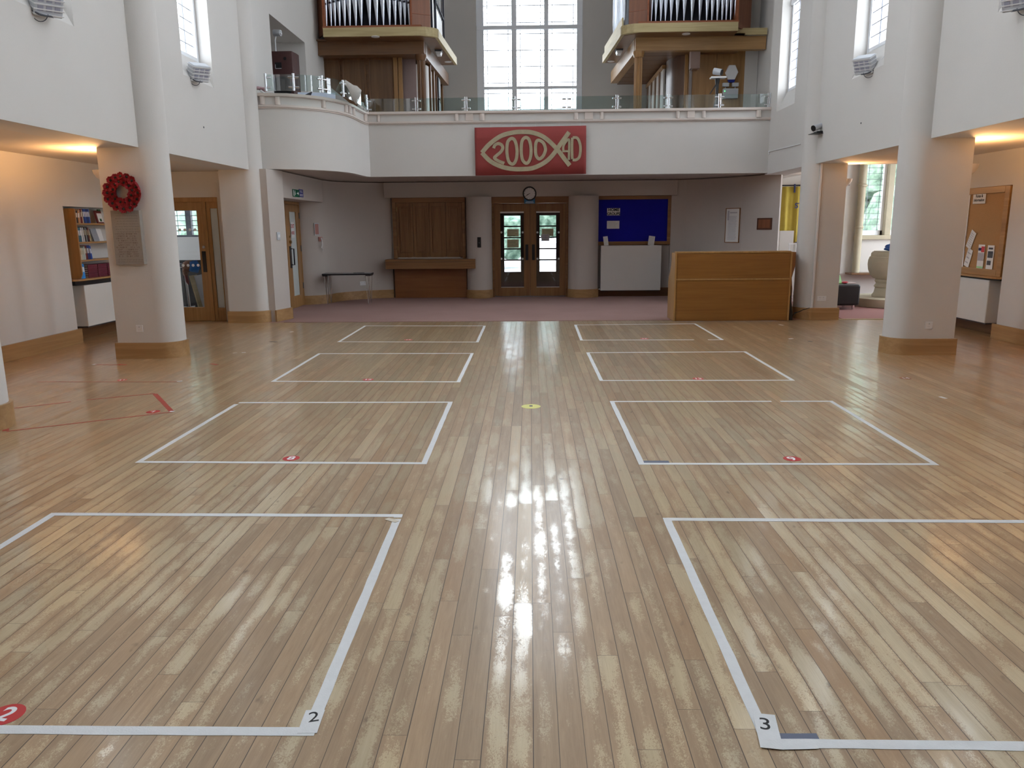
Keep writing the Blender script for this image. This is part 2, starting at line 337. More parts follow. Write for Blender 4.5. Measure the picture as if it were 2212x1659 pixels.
def lines(g,x0,x1,z0,z1,n,th,y=-.0012,jit=.3,d=.001):
    "rows of small print as dashes on a wall-frame sheet"
    for i in range(n):
        z=z1-(z1-z0)*(i+.5)/n; x=x0
        xe=x1-(x1-x0)*R.random()*jit
        while x<xe:
            w=(x1-x0)*R.uniform(.05,.14); g.box(x,min(x+w,xe),y,y+d,z-th/2,z+th/2); x+=w+(x1-x0)*.025
# ================================================================ THE SETTING
# nave axis = +Y, floor z=0; pillars at |x|=4.57, soffits at z=2.5
g=G(); g.box(-6.9,6.9,-6,12.85,-.1,0); struct('floor',g,FLOOR)
g=G(); g.box(-5.0,9.4,12.85,20.2,-.1,-.002); struct('floor_under_carpet',g,CARPET)
g=G(); g.box(-6.9,-4.9,12.851,13.3,-.1,0); struct('floor_side',g,FLOOR)

def wall_with_holes(g,x0,x1,z0,z1,y0,y1,holes):
    holes=sorted(holes); y=y0
    for (a,b,c,d) in holes:
        g.box(x0,x1,y,a,z0,z1)
        if c>z0: g.box(x0,x1,a,b,z0,c)
        if d<z1: g.box(x0,x1,a,b,d,z1)
        y=b
    g.box(x0,x1,y,y1,z0,z1)
ZT=13.0
bays=[(.12,1.12),(3.64,4.64),(7.18,8.18),(10.66,11.66)]
for s,nm in ((-1,'left'),(1,'right')):
    g=G(); hs=[(a,b,3.56,11.) for a,b in bays]
    hs.append((14.08,15.07,3.6,11.) if s>0 else (14.43,16.62,2.5,5.26))
    wall_with_holes(g,s*4.57,s*5.0,2.5,ZT,-6,(15.6 if s>0 else 22.0),hs)
    if s>0: g.box(5.0,5.3,15.5,15.6,2.5,ZT); g.box(5.06,5.3,15.6,22.0,2.5,ZT)
    for a,b,c,d in hs:
        if s<0 and a>14: continue
        g.prism([(s*4.572,c+.001),(s*4.76,c+.36),(s*4.999,c+.36),(s*4.999,c+.001)],a-.001,b+.001,'Y')
    if s<0:   # gallery recess
        g.box(-5.75,-5.6,14.3,16.8,2.5,5.4); g.box(-5.6,-5.0,14.28,14.43,2.5,5.4); g.box(-5.6,-5.0,16.62,16.77,2.5,5.4); g.box(-5.6,-5.0,14.3,16.7,5.26,5.4); g.box(-5.6,-4.57,14.43,16.62,2.5,2.9)
    struct('wall_'+nm,g,WALL)
    # aisle
    g=G(); nt_=(1.88 if s<0 else 2.04)
    g.box(s*6.35,s*6.8,-6,10.58,0,2.7); g.box(s*6.56,s*6.8,10.58,12.62,0,nt_); g.box(s*6.35,s*6.8,10.58,12.62,nt_,2.7); g.box(s*6.35,s*6.8,12.62,13.12,0,2.7)
    if s<0:
        g.box(-5.05,-5.24,13.12,13.30,0,2.6); g.box(-6.8,-6.2,13.12,13.30,0,2.6); g.box(-6.2,-5.24,13.12,13.30,2.08,2.6)
    struct('wall_'+nm+'_aisle',g,WALL)
    g=G(); g.box(s*5.0,s*6.8,-6,(13.3 if s<0 else 12.95),2.5,2.7)
    struct('ceiling_'+nm+'_aisle',g,AISLEC)
    # skirting of the aisle wall
    g=G(); g.box(s*6.32,s*6.35,-6,10.64,0,.2); struct('baseboard_'+nm,g,SKY,.004)
    g=G(); g.box(s*6.53,s*6.56,10.6,12.6,0,.2); g.box(s*6.32,s*6.35,12.62,13.1,0,.2); struct('baseboard_'+nm+'_recess',g,DOAKY,.004)
g=G(); g.box(-7,7,-6.3,-6,0,ZT); struct('wall_back',g,plain('darkened_back_red',(.12,.08,.07),.9))  # unseen wall coloured dark so less light is thrown at the entrance
RL=[(3.,6.),(7.5,10.5),(12.,15.)]
g=G(); y=-6.
for a,b in RL:
    g.box(-5,5,y,a,ZT,ZT+.3); g.box(-5,-2,a,b,ZT,ZT+.3); g.box(2,5,a,b,ZT,ZT+.3); y=b
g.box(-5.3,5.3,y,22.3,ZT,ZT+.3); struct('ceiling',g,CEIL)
FILLP=emis('rooflight_fill_glow',(.87,.94,1.),2.8)  # self-lit fill for the added rooflights
for i,(a,b) in enumerate(RL):
    w=struct('window_%d'%(i+10)); w.location=(0,(a+b)/2,ZT+.1)  # rooflight out of view, added to light the nave from above
    g=G(); g.box(-2,2,-2,2,0,.02); obj('glow_panel',g,FILLP,w)
    g=G()
    for k in (-1,0,1): g.box(k-.03,k+.03,-2,2,-.06,0)
    g.box(-2,2,-.03,.03,-.06,0); obj('window_frame',g,UPVC,w)
# west wall behind gallery
g=G()
g.box(-5,-1.42,22,22.35,0,ZT); g.box(1.42,5.3,22,22.35,0,ZT); g.box(-1.42,1.42,22,22.35,2.6,3.75); g.box(-1.42,1.42,22,22.35,12.5,ZT)
struct('wall_front',g,GWALL)
# tall west window, three lights, leaded
w=struct('window_1',loc=(0,22.1,0))
g=G()
lx=[(-1.19,-.46),(-.325,.345),(.475,1.22)]
lx=[(OY(1045.5,120,22.1).x,OY(1105.5,120,22.1).x),(OY(1116,120,22.1).x,OY(1175,120,22.1).x),(OY(1184.5,120,22.1).x,OY(1245.5,120,22.1).x)]
zs=[3.75,OY(1145,193,22.1).z,OY(1145,187,22.1).z,OY(1145,64,22.1).z,OY(1145,57,22.1).z,12.5]
xe=[-1.42]+[q for p in lx for q in p]+[1.42]
for i in range(0,8,2): g.box(xe[i],xe[i+1],-.05,.07,3.75,12.5)
obj('mullion',g,UPVC,w,.006)
g=G(); g.box(-1.41,1.41,-.06,.08,zs[1],zs[2]); obj('transom',g,UPVC,w,.006)
g=G(); g.box(-1.41,1.41,-.10,.08,zs[3]-.01,zs[4]+.01); g.box(-1.41,1.41,-.075,.08,zs[3]+.03,zs[3]+.06); obj('transom',g,UPVC,w,.006)
g=G(); g.box(-1.42,1.42,.0,.008,3.75,12.5); obj('glass',g,G_WIN,w)
g=G()
for a,b in lx:
    for q in (.095,b-a-.095,.045,b-a-.045): 
        t=.0085 if q in (.095,b-a-.095) else .003
        g.box(a+q-t,a+q+t,-.006,.014,3.75,12.5)
    for z0,z1 in ((3.75,zs[1]),(zs[2],zs[3]),(zs[4],12.5)):
        n=max(2,round((z1-z0)/.43)); 
        for i in range(n+1): 
            z=z1-.10-(z1-z0-.2)*i/n; g.box(a,b,-.006,.014,z-.008,z+.008)
        m=int((z1-z0)/.1433)
        for i in range(m):
            z=z0+.05+i*.1433
            for q0,q1 in ((a,a+.095),(b-.095,b)): g.box(q0,q1,-.006,.012,z-.004,z+.004)
obj('leading',g,LEAD,w)
# nave side windows
def side_window(n,s,y0,y1,zb,zt,trans=None):
    w=struct('window_%d'%n,loc=(s*4.78,0,0)); g=G(); e=.055
    g.box(-.03,.03,y0,y0+e,zb,zt); g.box(-.03,.03,y1-e,y1,zb,zt); g.box(-.03,.03,y0+e,y1-e,zb,zb+e); g.box(-.03,.03,y0+e,y1-e,zt-e,zt)
    obj('window_frame',g,UPVC,w,.006)
    if trans:
        g=G(); g.box(-.06*1,.06,y0,y1,trans,trans+.09); obj('transom',g,UPVC,w,.01)
    g=G(); g.box(-.004,.004,y0+e,y1-e,zb+e,zt-e); obj('glass',g,G_WIN,w)
    g=G(); z=zb+.2
    while z<zt: g.box(-.012,.0,y0+e,y1-e,z-.004,z+.004); z+=.16
    for k in (1,2): y=y0+(y1-y0)*k/3; g.box(-.012,.0,y-.004,y+.004,zb+e,zt-e)
    obj('leading',g,LEAD,w)
n=2
for a,b in bays:
    for s in (-1,1): side_window(n,s,a,b,3.9,11.); n+=1
side_window(20,1,14.08,15.07,3.94,11.,5.42)
# ---------------------------------------------------------------- pillars
PR=.23
pl_lab={(-1,0):'white pillar cut off by the left edge of the picture',(-1,1):'round-nosed white pillar carrying the poppy wreath and stone tablet',(-1,2):'round-nosed white pillar between the glazed side door and the entrance',
(1,0):'nearest white pillar on the right side of the hall',(1,1):'round-nosed white pillar nearest the cork noticeboard',(1,2):'round-nosed white pillar beside the wooden welcome desk with white conduit'}
for s in (-1,1):
    for i,y0 in enumerate((5.67,9.25,12.83)):
        cy=y0+PR
        px_=(4.45,4.57,4.66)[i]; fe=5.07-px_
        t=thing('pillar',pl_lab[(s,i)],'pillar',(s*px_,cy,0))
        if s>0: nose=arc(0,0,PR,90,270,20); poly=nose+[(fe,-PR),(fe,PR)]
        else: nose=arc(0,0,PR,-90,90,20); poly=nose+[(-fe,PR),(-fe,-PR)]
        g=G(); g.prism(poly,0,2.5); obj('lower_shaft',g,WALL,t,smooth=True)
        g=G(); g.prism(nose,2.5,ZT) ; obj('upper_shaft',g,WALL,t,smooth=True)
        # skirting ribbon all round
        if s>0: path=[(fe,PR),(0,PR)]+arc(0,0,PR,90,270,20)[1:]+[(fe,-PR)]; o=(-.028,0.0)
        else: path=[(-fe,-PR),(0,-PR)]+arc(0,0,PR,-90,90,20)[1:]+[(-fe,PR)]; o=(-.028,0.0)
        g=G(); g.ribbon(path,o[0],o[1],0,.197); g.box(s*fe,s*(fe+.028),-PR-.028,PR+.028,0,.197); obj('skirting',g,SKX,t,smooth=True)
# ---------------------------------------------------------------- entrance walls under the gallery
LA=[(-4.69,15.87),(-4.58,15.88),(-4.42,15.97),(-4.30,16.10),(-4.22,16.27),(-4.19,16.50),(-4.08,16.72),(-3.88,16.96),(-3.6,17.17),(-3.32,17.31),(-3.08,17.38)]
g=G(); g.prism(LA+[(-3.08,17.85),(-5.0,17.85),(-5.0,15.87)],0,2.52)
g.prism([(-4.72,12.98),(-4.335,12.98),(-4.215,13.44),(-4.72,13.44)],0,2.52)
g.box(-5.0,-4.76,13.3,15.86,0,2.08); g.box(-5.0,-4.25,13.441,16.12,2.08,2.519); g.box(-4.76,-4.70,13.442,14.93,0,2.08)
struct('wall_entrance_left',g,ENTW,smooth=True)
CARP=1
cylL=[(-1.415,17.40),(-1.40,17.24),(-1.34,17.13),(-1.23,17.06),(-1.12,17.04),(-1.01,17.06),(-.91,17.13),(-.855,17.24),(-.845,17.40)]
cylR=[(-x,y) for x,y in cylL][::-1]; cylR=[(x+(.1 if x>1.12 else 0)*(x-1.12)/.3,y) for x,y in cylR]
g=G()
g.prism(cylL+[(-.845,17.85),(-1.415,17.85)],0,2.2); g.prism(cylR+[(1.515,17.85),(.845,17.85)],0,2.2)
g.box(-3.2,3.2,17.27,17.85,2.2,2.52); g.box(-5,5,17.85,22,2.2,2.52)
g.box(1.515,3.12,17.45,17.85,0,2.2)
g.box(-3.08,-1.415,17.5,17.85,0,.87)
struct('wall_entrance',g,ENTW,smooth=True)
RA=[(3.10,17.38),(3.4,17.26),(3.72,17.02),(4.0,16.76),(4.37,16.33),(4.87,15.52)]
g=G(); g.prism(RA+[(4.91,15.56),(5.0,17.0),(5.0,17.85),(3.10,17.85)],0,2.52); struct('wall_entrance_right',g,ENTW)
# skirtings
g=G(); g.prism([(-4.17,12.86),(4.98,12.86),(4.98,15.4)]+RA[::-1][1:]+[(1.52,17.42),(-1.41,17.42),(-3.05,17.38)]+LA[::-1]+[(-4.68,15.84),(-4.68,13.47),(-4.18,13.47)],-.002,.006); tag(obj('carpet',g,CARPET),'mauve brown carpet covering the entrance floor beyond the boards','carpet')
g=G(); g.box(5.2,9.15,12.86,16.75,-.002,.006); tag(obj('chapel_carpet',g,plain('rose_carpet',(.30,.14,.13),.95,scale=200,var=.25)),'rose pink carpet on the chapel floor around the font','carpet')
g=G(); g.box(-1.4,1.4,17.5,20.0,-.002,.004); struct('floor_porch',g,plain('porch_matting',(.10,.08,.08),.9,scale=80,var=.3))
g=G(); g.ribbon([(p[0],p[1]) for p in LA],-.025,0,0,.19); g.ribbon(cylL[1:-1],-.025,0,0,.19); g.ribbon(cylR[1:-1],-.025,0,0,.19); struct('baseboard_entrance',g,SKX,smooth=True)
g=G(); g.ribbon(RA,-.025,0,0,.19); g.box(1.52,3.1,17.425,17.45,0,.19); struct('baseboard_entrance_right',g,DOAKX)
g=G(); g.ribbon([(-4.34,12.955),(-4.335,12.98),(-4.215,13.44)],-.03,0,0,.197); g.box(-4.76,-4.187,13.44,13.465,0,.197); struct('baseboard_entrance_left',g,SKY)
# porch behind the double doors
g=G(); g.box(-1.6,-1.4,17.85,20,0,2.2); g.box(1.4,1.6,17.85,20,0,2.2); struct('wall_porch',g,PATCH)
g=G(); g.box(-5,-1.4,20,20.3,0,2.2); g.box(1.4,5,20,20.3,0,2.2); g.box(-5,5,20,20.3,2.2,2.5); struct('wall_porch_front',g,GWALL)
# kitchen behind the serving hatch
g=G(); g.box(-3.3,-3.15,17.85,20,0,2.2); struct('wall_kitchen',g,WALL)
# chapel on the right
g=G()
wx=[OY(1861,420,16.8).x,OY(1914,420,16.8).x,OY(1927,420,16.8).x,OY(1980,420,16.8).x]; wz=OY(1885,508,16.8).z
g.box(5.18,wx[0],16.8,17.1,0,3.2); g.box(wx[0],wx[3],16.8,17.1,0,wz); g.box(wx[3],9.3,16.8,17.1,0,3.2); g.box(wx[0],wx[3],16.8,17.1,3.0,3.2)
g.box(9.2,9.4,12.8,13.6,0,3.2); g.box(9.2,9.4,16.0,16.9,0,3.2); g.box(9.2,9.4,13.6,16,0,.9); g.box(9.2,9.4,13.6,16,2.8,3.2); g.box(6.8,9.3,12.8,12.98,0,3.2)
struct('wall_chapel',g,WALL)
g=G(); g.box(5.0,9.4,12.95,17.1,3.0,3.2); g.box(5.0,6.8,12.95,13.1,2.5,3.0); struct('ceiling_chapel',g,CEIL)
for k in (0,1):
    w=struct('window_%d'%(22+k),loc=(0,16.9,0)); a,b=wx[2*k],wx[2*k+1]; g=G(); e=.05
    g.box(a,a+.012,-.06,.03,wz,3.); g.box(b-e,b,-.06,.03,wz,3.); g.box(a,b,-.06,.03,wz,wz+.1); g.box(a,b,-.06,.03,2.95,3.0); obj('window_frame',g,UPVC,w,.004)
    g=G(); g.box(a,b,-.01,0,wz,3.); obj('glass',g,G_WIN,w)
    g=G(); z=wz+.1
    while z<3: g.box(a,b,-.02,-.011,z-.004,z+.004); z+=.117
    for q in (.16,.41): g.box(a+q-.004,a+q+.004,-.02,-.011,wz,3.)
    obj('leading',g,LEAD,w)
g=G(); g.box(wx[1],wx[2],16.72,16.95,wz,3.0); g.box(wx[0]-.1,wx[3],16.7,16.8,wz-.09,wz); struct('trim_1',g,FONT_S,.01)
g=G(); g.cyl((6.93,16.7,.5),(6.93,16.7,3.0),.075,16); g.lathe([(.075,0),(.1,.02),(.1,.05),(.075,.07)],16,(6.93,16.7,2.3)); g.lathe([(.075,0),(.09,.02),(.09,.04),(.075,.06)],16,(6.93,16.7,1.45)); struct('trim_2',g,FONT_S,smooth=True)
g=G(); g.box(6.75,8.6,16.45,16.8,.5,.54); obj('wooden_bench_shelf',g,DOAKX,bevel=.006); tag(bpy.data.objects['wooden_bench_shelf'],'dark wooden ledge along the chapel wall beneath the leaded windows','ledge')
g=G(); g.box(5.1,6.5,12.80,12.86,-.001,.009); struct('trim_3',g,PALEX)
w=struct('window_24',loc=(9.3,14.8,0)); g=G(); g.box(-.004,.004,-1.2,1.2,.9,2.8); obj('glass',g,G_WIN,w); g=G(); g.box(-.03,.03,-.03,.03,.9,2.8); g.box(-.03,.03,-1.2,1.2,1.8,1.86); obj('window_frame',g,UPVC,w)  # unseen side window, added to brighten the chapel
STORE_=1
# store room behind the left glazed door
wl=[OY(372,480,16.5).x,OY(399.5,480,16.5).x,OY(411,480,16.5).x,OY(440,480,16.5).x]; z0,z1=OY(400,512,16.5).z,2.35
g=G()
g.box(-9.2,-9.0,13.1,14.1,0,2.6); g.box(-9.2,-9.0,15.7,16.6,0,2.6); g.box(-9.2,-9.0,14.1,15.7,0,1.0); g.box(-9.2,-9.0,14.1,15.7,2.4,2.6); g.box(-9.2,wl[0],16.5,16.7,0,2.6); g.box(wl[0],wl[3],16.5,16.7,0,z0); g.box(wl[0],wl[3],16.5,16.7,z1,2.6); g.box(wl[3],-5.0,16.5,16.7,0,2.6); g.box(-9.1,-6.8,13.1,13.3,0,2.6)
struct('wall_store',g,GWALL)
g=G(); g.box(-9.2,-5.0,13.3,16.7,2.5,2.7); struct('ceiling_store',g,CEIL)
g=G(); g.box(-9.2,-5.0,13.3,16.6,-.002,.001); struct('floor_store',g,plain('dark_vinyl',(.03,.03,.035),.4))
w=struct('window_25',loc=(-9.1,14.9,0)); g=G(); g.box(-.004,.004,-.8,.8,1.0,2.4); obj('glass',g,G_WIN,w); g=G(); g.box(-.03,.03,-.03,.03,1.,2.4); obj('window_frame',g,UPVC,w)  # unseen side window, added to brighten the store room
w=struct('window_21',loc=(0,16.58,0)); g=G(); g.box(wl[1],wl[2],-.05,.05,z0,z1); g.box(wl[0]-.02,wl[3],-.06,.06,z0,z0+.04); obj('window_frame',g,DKGREY,w)
g=G(); g.box(wl[0],wl[3],0,.006,z0,z1); obj('glass',g,G_WIN,w)
g=G(); z=z0+.13
while z<z1: g.box(wl[0],wl[3],-.01,0,z-.007,z+.007); z+=.105
g.box(wl[0]+.08,wl[0]+.09,-.01,0,z0,z1); obj('leading',g,LEAD,w)
# ================================================================ DOORS
def disc(g,x,z,r,y0,y1,n=16):
    g.prism([(x+r*math.cos(2*PI*i/n),z+r*math.sin(2*PI*i/n)) for i in range(n)],y0,y1,'Y')
def frame_leaf(g,x0,x1,z0,z1,st,top,bot,y0=-.022,y1=.022):
    g.box(x0,x0+st,y0,y1,z0,z1); g.box(x1-st,x1,y0,y1,z0,z1); g.box(x0+st,x1-st,y0,y1,z1-top,z1); g.box(x0+st,x1-st,y0,y1,z0,z0+bot)
# double entrance door
d=struct('door_1',loc=(0,17.45,0))
g=G(); g.box(-.845,-.795,-.07,.08,0,2.06); g.box(.795,.845,-.07,.08,0,2.06); g.box(-.875,.875,-.09,.08,2.06,2.2); obj('door_frame',g,EOAKX,d,.006)
for s in (-1,1):
    g=G(); frame_leaf(g,min(s*.002,s*.795),max(s*.002,s*.795),.025,2.05,.135,.165,.19); lf=obj('door_leaf',g,EOAKZ,d,.004)
    gx0,gx1=(.137,.66) 
    g=G(); g.box(s*.137,s*.66,-.004,.004,.215,1.885); obj('glass',g,G_DOOR,lf)
    g=G(); g.box(s*.137,s*.66,-.020,-.010,.213,.222); g.box(s*.137,s*.66,-.018,-.008,1.85,1.885); obj('glazing_bead',g,WHITEM,lf)
    g=G(); g.box(s*.04,s*.105,-.034,-.022,.82,1.165); obj('push_plate',g,BLACK,lf,.003)
    g=G()
    for px in (1083,1129,1161,1207):
        if (px<1145)!=(s<0): continue
        for pv in (502,559): q=OY(px,pv,17.44); disc(g,q.x,q.z,.023,-.008,-.005)
    obj('glass_marker_dot',g,TDOT,lf)
# outer porch doors with five panes each
d=struct('door_2',loc=(0,20.1,0))
zt=OY(1107,466,20.1).z; ph=(OY(1107,466,20.1).z-OY(1107,490.5,20.1).z)
for s in (-1,1):
    xc=s*.455; hw=.212; g=G(); x0,x1=min(s*.0,s*.98),max(s*.0,s*.98)
    g.box(x0,xc-hw,-.03,.03,0,2.2); g.box(xc+hw,x1,-.03,.03,0,2.2); g.box(xc-hw,xc+hw,-.03,.03,zt,2.2); zz=zt
    for i in range(5):
        nz=zz-ph; 
        if i<4: g.box(xc-hw,xc+hw,-.03,.03,nz,nz+.034)
        zz=nz
    g.box(xc-hw,xc+hw,-.03,.03,0,zz+.0)
    lf=obj('door_leaf',g,PATCH,d,.004)
    g=G(); g.box(xc-hw,xc+hw,-.003,.003,zz,zt); obj('glass',g,G_WIN,lf)
g=G(); g.box(-1.4,-.98,-.05,.05,0,2.2); g.box(.98,1.4,-.05,.05,0,2.2); obj('side_panel',g,PATCH,d)
def notice(name,label,x,z,w,h,y,mat=PAPER,rz=0,cat='notice',nl=0,ink=INK,ry=0,loc=None,th=.0015,group=None):
    t=thing(name,label,cat,loc or (x,y,z),rz,rot=(0,ry,rz),group=group); g=G(); g.box(-w/2,w/2,-th,0,-h/2,h/2); obj('sheet',g,mat,t)
    if nl:
        g=G(); lines(g,-w*.4,w*.4,-h*.4,h*.4,nl,h/nl*.22,-th-.0006,.3,.0006); obj('print',g,ink,t)
    return t
for px,pv,w,h,lb in ((1108,503,.30,.19,'beige notice on the left outer porch door, upper one'),(1108,526,.30,.21,'beige notice on the left outer porch door, lower one with ruled lines'),(1183,502,.30,.19,'beige notice on the right outer porch door')):
    q=OY(px,pv,20.05); notice('door_notice',lb,q.x,q.z,w,h,20.06,TPAPER,nl=6,cat='notice')
q=OY(1178,513.5,17.43); notice('door_notice','purple-grey notice stuck to the glass of the right entrance door',q.x,q.z,.185,.15,17.435,GREYPA,nl=6,cat='notice')
# left side door (faces into the porch, +X)
d=struct('door_3',loc=(-4.70,0,0),rz=PI/2)   # local x -> +Y
y0,y1=14.93,15.86
g=G(); g.box(y0,y0+.05,-.03,.05,0,2.02); g.box(y1-.04,y1,-.03,.05,0,2.02); g.box(y0,y1,-.031,.05,2.02,2.075); obj('door_frame',g,OAKZ,d,.004)
g=G(); frame_leaf(g,y0+.05,y1-.04,.01,2.06,.2,.2,.25); 
g=G(); g.box(15.0,15.2,-.022,.022,.01,2.015); g.box(15.62,15.82,-.022,.022,.01,2.015); g.box(15.2,15.62,-.022,.022,1.88,2.015); g.box(15.2,15.62,-.022,.022,.01,.24)
lf=obj('door_leaf',g,OAKZ,d,.004)
g=G(); g.box(15.2,15.62,-.004,.004,.24,1.88); obj('glass',g,G_FROST,lf)
g=G(); g.tube([(15.12,-.022,1.17),(15.12,-.09,1.17),(15.12,-.09,.86),(15.12,-.022,.86)],.013,8); g.box(15.06,15.17,-.03,-.022,.8,1.22); obj('pull_handle',g,BLACK,lf,smooth=True)
g=G(); disc(g,15.12,1.30,.03,-.045,-.022); disc(g,15.16,1.30,.03,-.045,-.022); disc(g,15.12,1.4,.02,-.035,-.022); obj('lock',g,plain('brass',(.45,.3,.12),.3,1.),lf,smooth=True)
for z in (.35,1.1,1.75): g=G(); g.box(15.81,15.84,-.032,-.02,z,z+.12); obj('hinge',g,DKGREY,lf)
t=thing('door_notice','white sheet with red letters EXIT HERE taped inside the narrow door glass','notice',(-4.71+.03,15.36,1.53),PI/2)
g=G(); g.box(-.11,.11,-.0015,0,-.15,.15); obj('sheet',g,PAPER,t)
txt('lettering','EXIT',.10,REDINK,t,(0,-.0022,.07),bold=.002); txt('lettering','HERE',.085,REDINK,t,(0,-.0022,-.06),bold=.002)
# glazed door and side light to the store room
d=struct('door_4',loc=(0,13.16,0))
X0,XM,X1=-6.2,-5.475,-5.24
g=G(); g.box(X0,X1,-.05,.06,2.01,2.08); g.box(X1-.012,X1,-.05,.06,0,2.01); g.box(XM-.03,XM+.03,-.05,.06,0,2.01); obj('door_frame',g,OAKZ,d,.004)
g=G(); g.box(X0,X0+.1,-.022,.022,.003,2.01); g.box(-5.615,XM-.03,-.022,.022,.003,2.01); g.box(X0+.1,-5.615,-.022,.022,1.87,2.01); g.box(X0+.1,-5.615,-.022,.022,.003,.24); lf=obj('door_leaf',g,OAKZ,d,.004)
g=G(); g.box(X0+.1,-5.615,-.004,.004,.24,1.87); obj('glass',g,G_WIN,lf)
g=G(); g.box(-5.58,-5.515,-.036,-.022,.84,1.19); obj('push_plate',g,BLACK,lf,.003)
g=G(); disc(g,-5.545,1.26,.025,-.03,-.022); obj('keyhole_cover',g,STEEL,lf)
g=G()
for k in range(5): disc(g,-6.02+k*.087,.955,.024,-.01,-.005)
for k in range(5): disc(g,-6.02+k*.087,1.55,.024,-.01,-.005)
obj('glass_marker_dot',g,WHITEINK,lf)
g=G(); g.box(XM+.03,-5.385,-.022,.022,.0,2.01); g.box(-5.255,X1,-.022,.022,0,2.01); g.box(-5.385,-5.255,-.022,.022,1.9,2.01); g.box(-5.385,-5.255,-.022,.022,0,.23); sl=obj('side_light',g,OAKZ,d,.004)
g=G(); g.box(-5.385,-5.255,-.004,.004,.23,1.9); obj('glass',g,G_FROST,sl)
# ================================================================ ENTRANCE FITTINGS
# serving hatch
t=thing('serving_hatch','brown oak serving hatch with closed folding shutters and deep counter','serving hatch',(-2.23,17.42,.007))
g=G(); 
g.box(-.81,-.73,-.115,.06,.87,2.089); g.box(.73,.80,-.115,.06,.87,2.089); g.box(-.81,.80,-.12,.06,2.09,2.19); obj('frame',g,EOAKX,t,.006)
g=G(); g.box(-.73,.73,-.02,.0,.905,2.09); obj('back_board',g,EOAKZ,t)
for k in range(4):
    a=-.73+.365*k; b=a+.365
    g=G(); y0=-.06 if k%2==0 else -.05
    g.box(a+.003,a+.06,y0,y0+.035,.9,2.085); g.box(b-.06,b-.003,y0,y0+.035,.9,2.085); g.box(a+.06,b-.06,y0,y0+.035,2.0,2.085); g.box(a+.06,b-.06,y0,y0+.035,.9,1.0); sh=obj('shutter',g,EOAKZ,t,.004)
    g=G(); g.box(a+.06,b-.06,y0+.018,y0+.028,1.0,2.0); g.box(a+.10,b-.10,y0+.008,y0+.02,1.03,1.97); obj('raised_panel',g,EOAKZ,sh,.006)
g=G(); g.box(-.95,.93+.1,-.42,.05,.655,.865); obj('counter',g,EOAKX,t,.008)
g=G(); g.box(-.95,1.03,-.425,-.415,.805,.81); obj('counter_groove',g,BLACK,t)
g=G(); g.box(-.81,.81,-.12,.06,0,.655); obj('base_panel',g,wood('hatch_base_x',(.22,.08,.024),(.30,.12,.038),'X'),t,.004)
BH=plain('brass_hinge',(.45,.33,.15),.3,1.)
for z in (1.9,1.05): g=G(); g.box(-.735,-.715,-.075,-.06,z,z+.09); obj('hinge',g,BH,t)
# blue notice board
nb=thing('notice_board','royal blue felt notice board in oak frame with a home groups heading','notice board',(2.25,17.44,1.675))
a,b=-.835,.855; c0,c1=-.535,.52
g=G(); e=.075; g.box(a,a+e,-.05,0,c0,c1); g.box(b-e,b,-.05,0,c0,c1); g.box(a+e,b-e,-.05,0,c1-e,c1); g.box(a+e,b-e,-.05,0,c0,c0+e); obj('frame',g,EOAKX,nb,.006)
g=G(); g.box(a+e,b-e,-.02,0,c0+e,c1-e); obj('felt_panel',g,BLUEF,nb)
q=OY(1325.5,457.5,17.41); t=notice('heading_notice','white card reading HOME GROUPS pinned on the blue board',q.x,q.z,.285,.155,17.415)
txt('lettering','HOME',.085,INK,t,(0,-.0022,.04),bold=.003); txt('lettering','GROUPS',.078,INK,t,(0,-.0022,-.045),bold=.003,sx=.95)
q=OY(1324.5,485.5,17.41); t=notice('typed_notice','blank-looking typed white sheet pinned under the home groups card',q.x,q.z,.275,.17,17.415,nl=5,ink=GREYP)
# radiator
def radiator(lb,loc,rz,w,h,d,z0,valve=True):
    t=thing('radiator',lb,'radiator',loc,rz); g=G(); g.box(-w/2,w/2,-d,-.03,z0,z0+h); obj('casing',g,WHITEM,t,.008)
    g=G(); g.box(-w/2+.03,w/2-.03,-d+.02,-.03,z0-.012,z0); obj('grille',g,DKGREY,t); return t
t=radiator('large flat cream radiator below the blue notice board',(2.225,17.42,0),0,1.33,.985,.19,.145)
g=G(); g.tube([(-.74,-.1,.006),(-.74,-.1,.17),(-.66,-.1,.17)],.012,8); g.cyl((-.74,-.1,.13),(-.74,-.1,.21),.022,10); obj('valve_pipe',g,STEEL,t,smooth=True)
for px,lb in ((1310,'left folded leaflet leaning on the radiator top below the blue board'),(1406,'right folded leaflet leaning on the radiator top below the blue board')):
    q=OY(px,532,17.28); t=thing('leaflet',lb,'leaflet',(q.x,17.30,1.131),0,rot=(-.12,(-.12 if px<1350 else .14),0)); g=G(); w=.05 if px<1350 else .068
    g.box(-w,w,-.004,0,0,.2); obj('folded_sheet',g,PAPER,t); g=G(); lines(g,-w*.8,w*.8,.02,.18,7,.006,-.0055,.2); obj('print',g,GREYP,t)
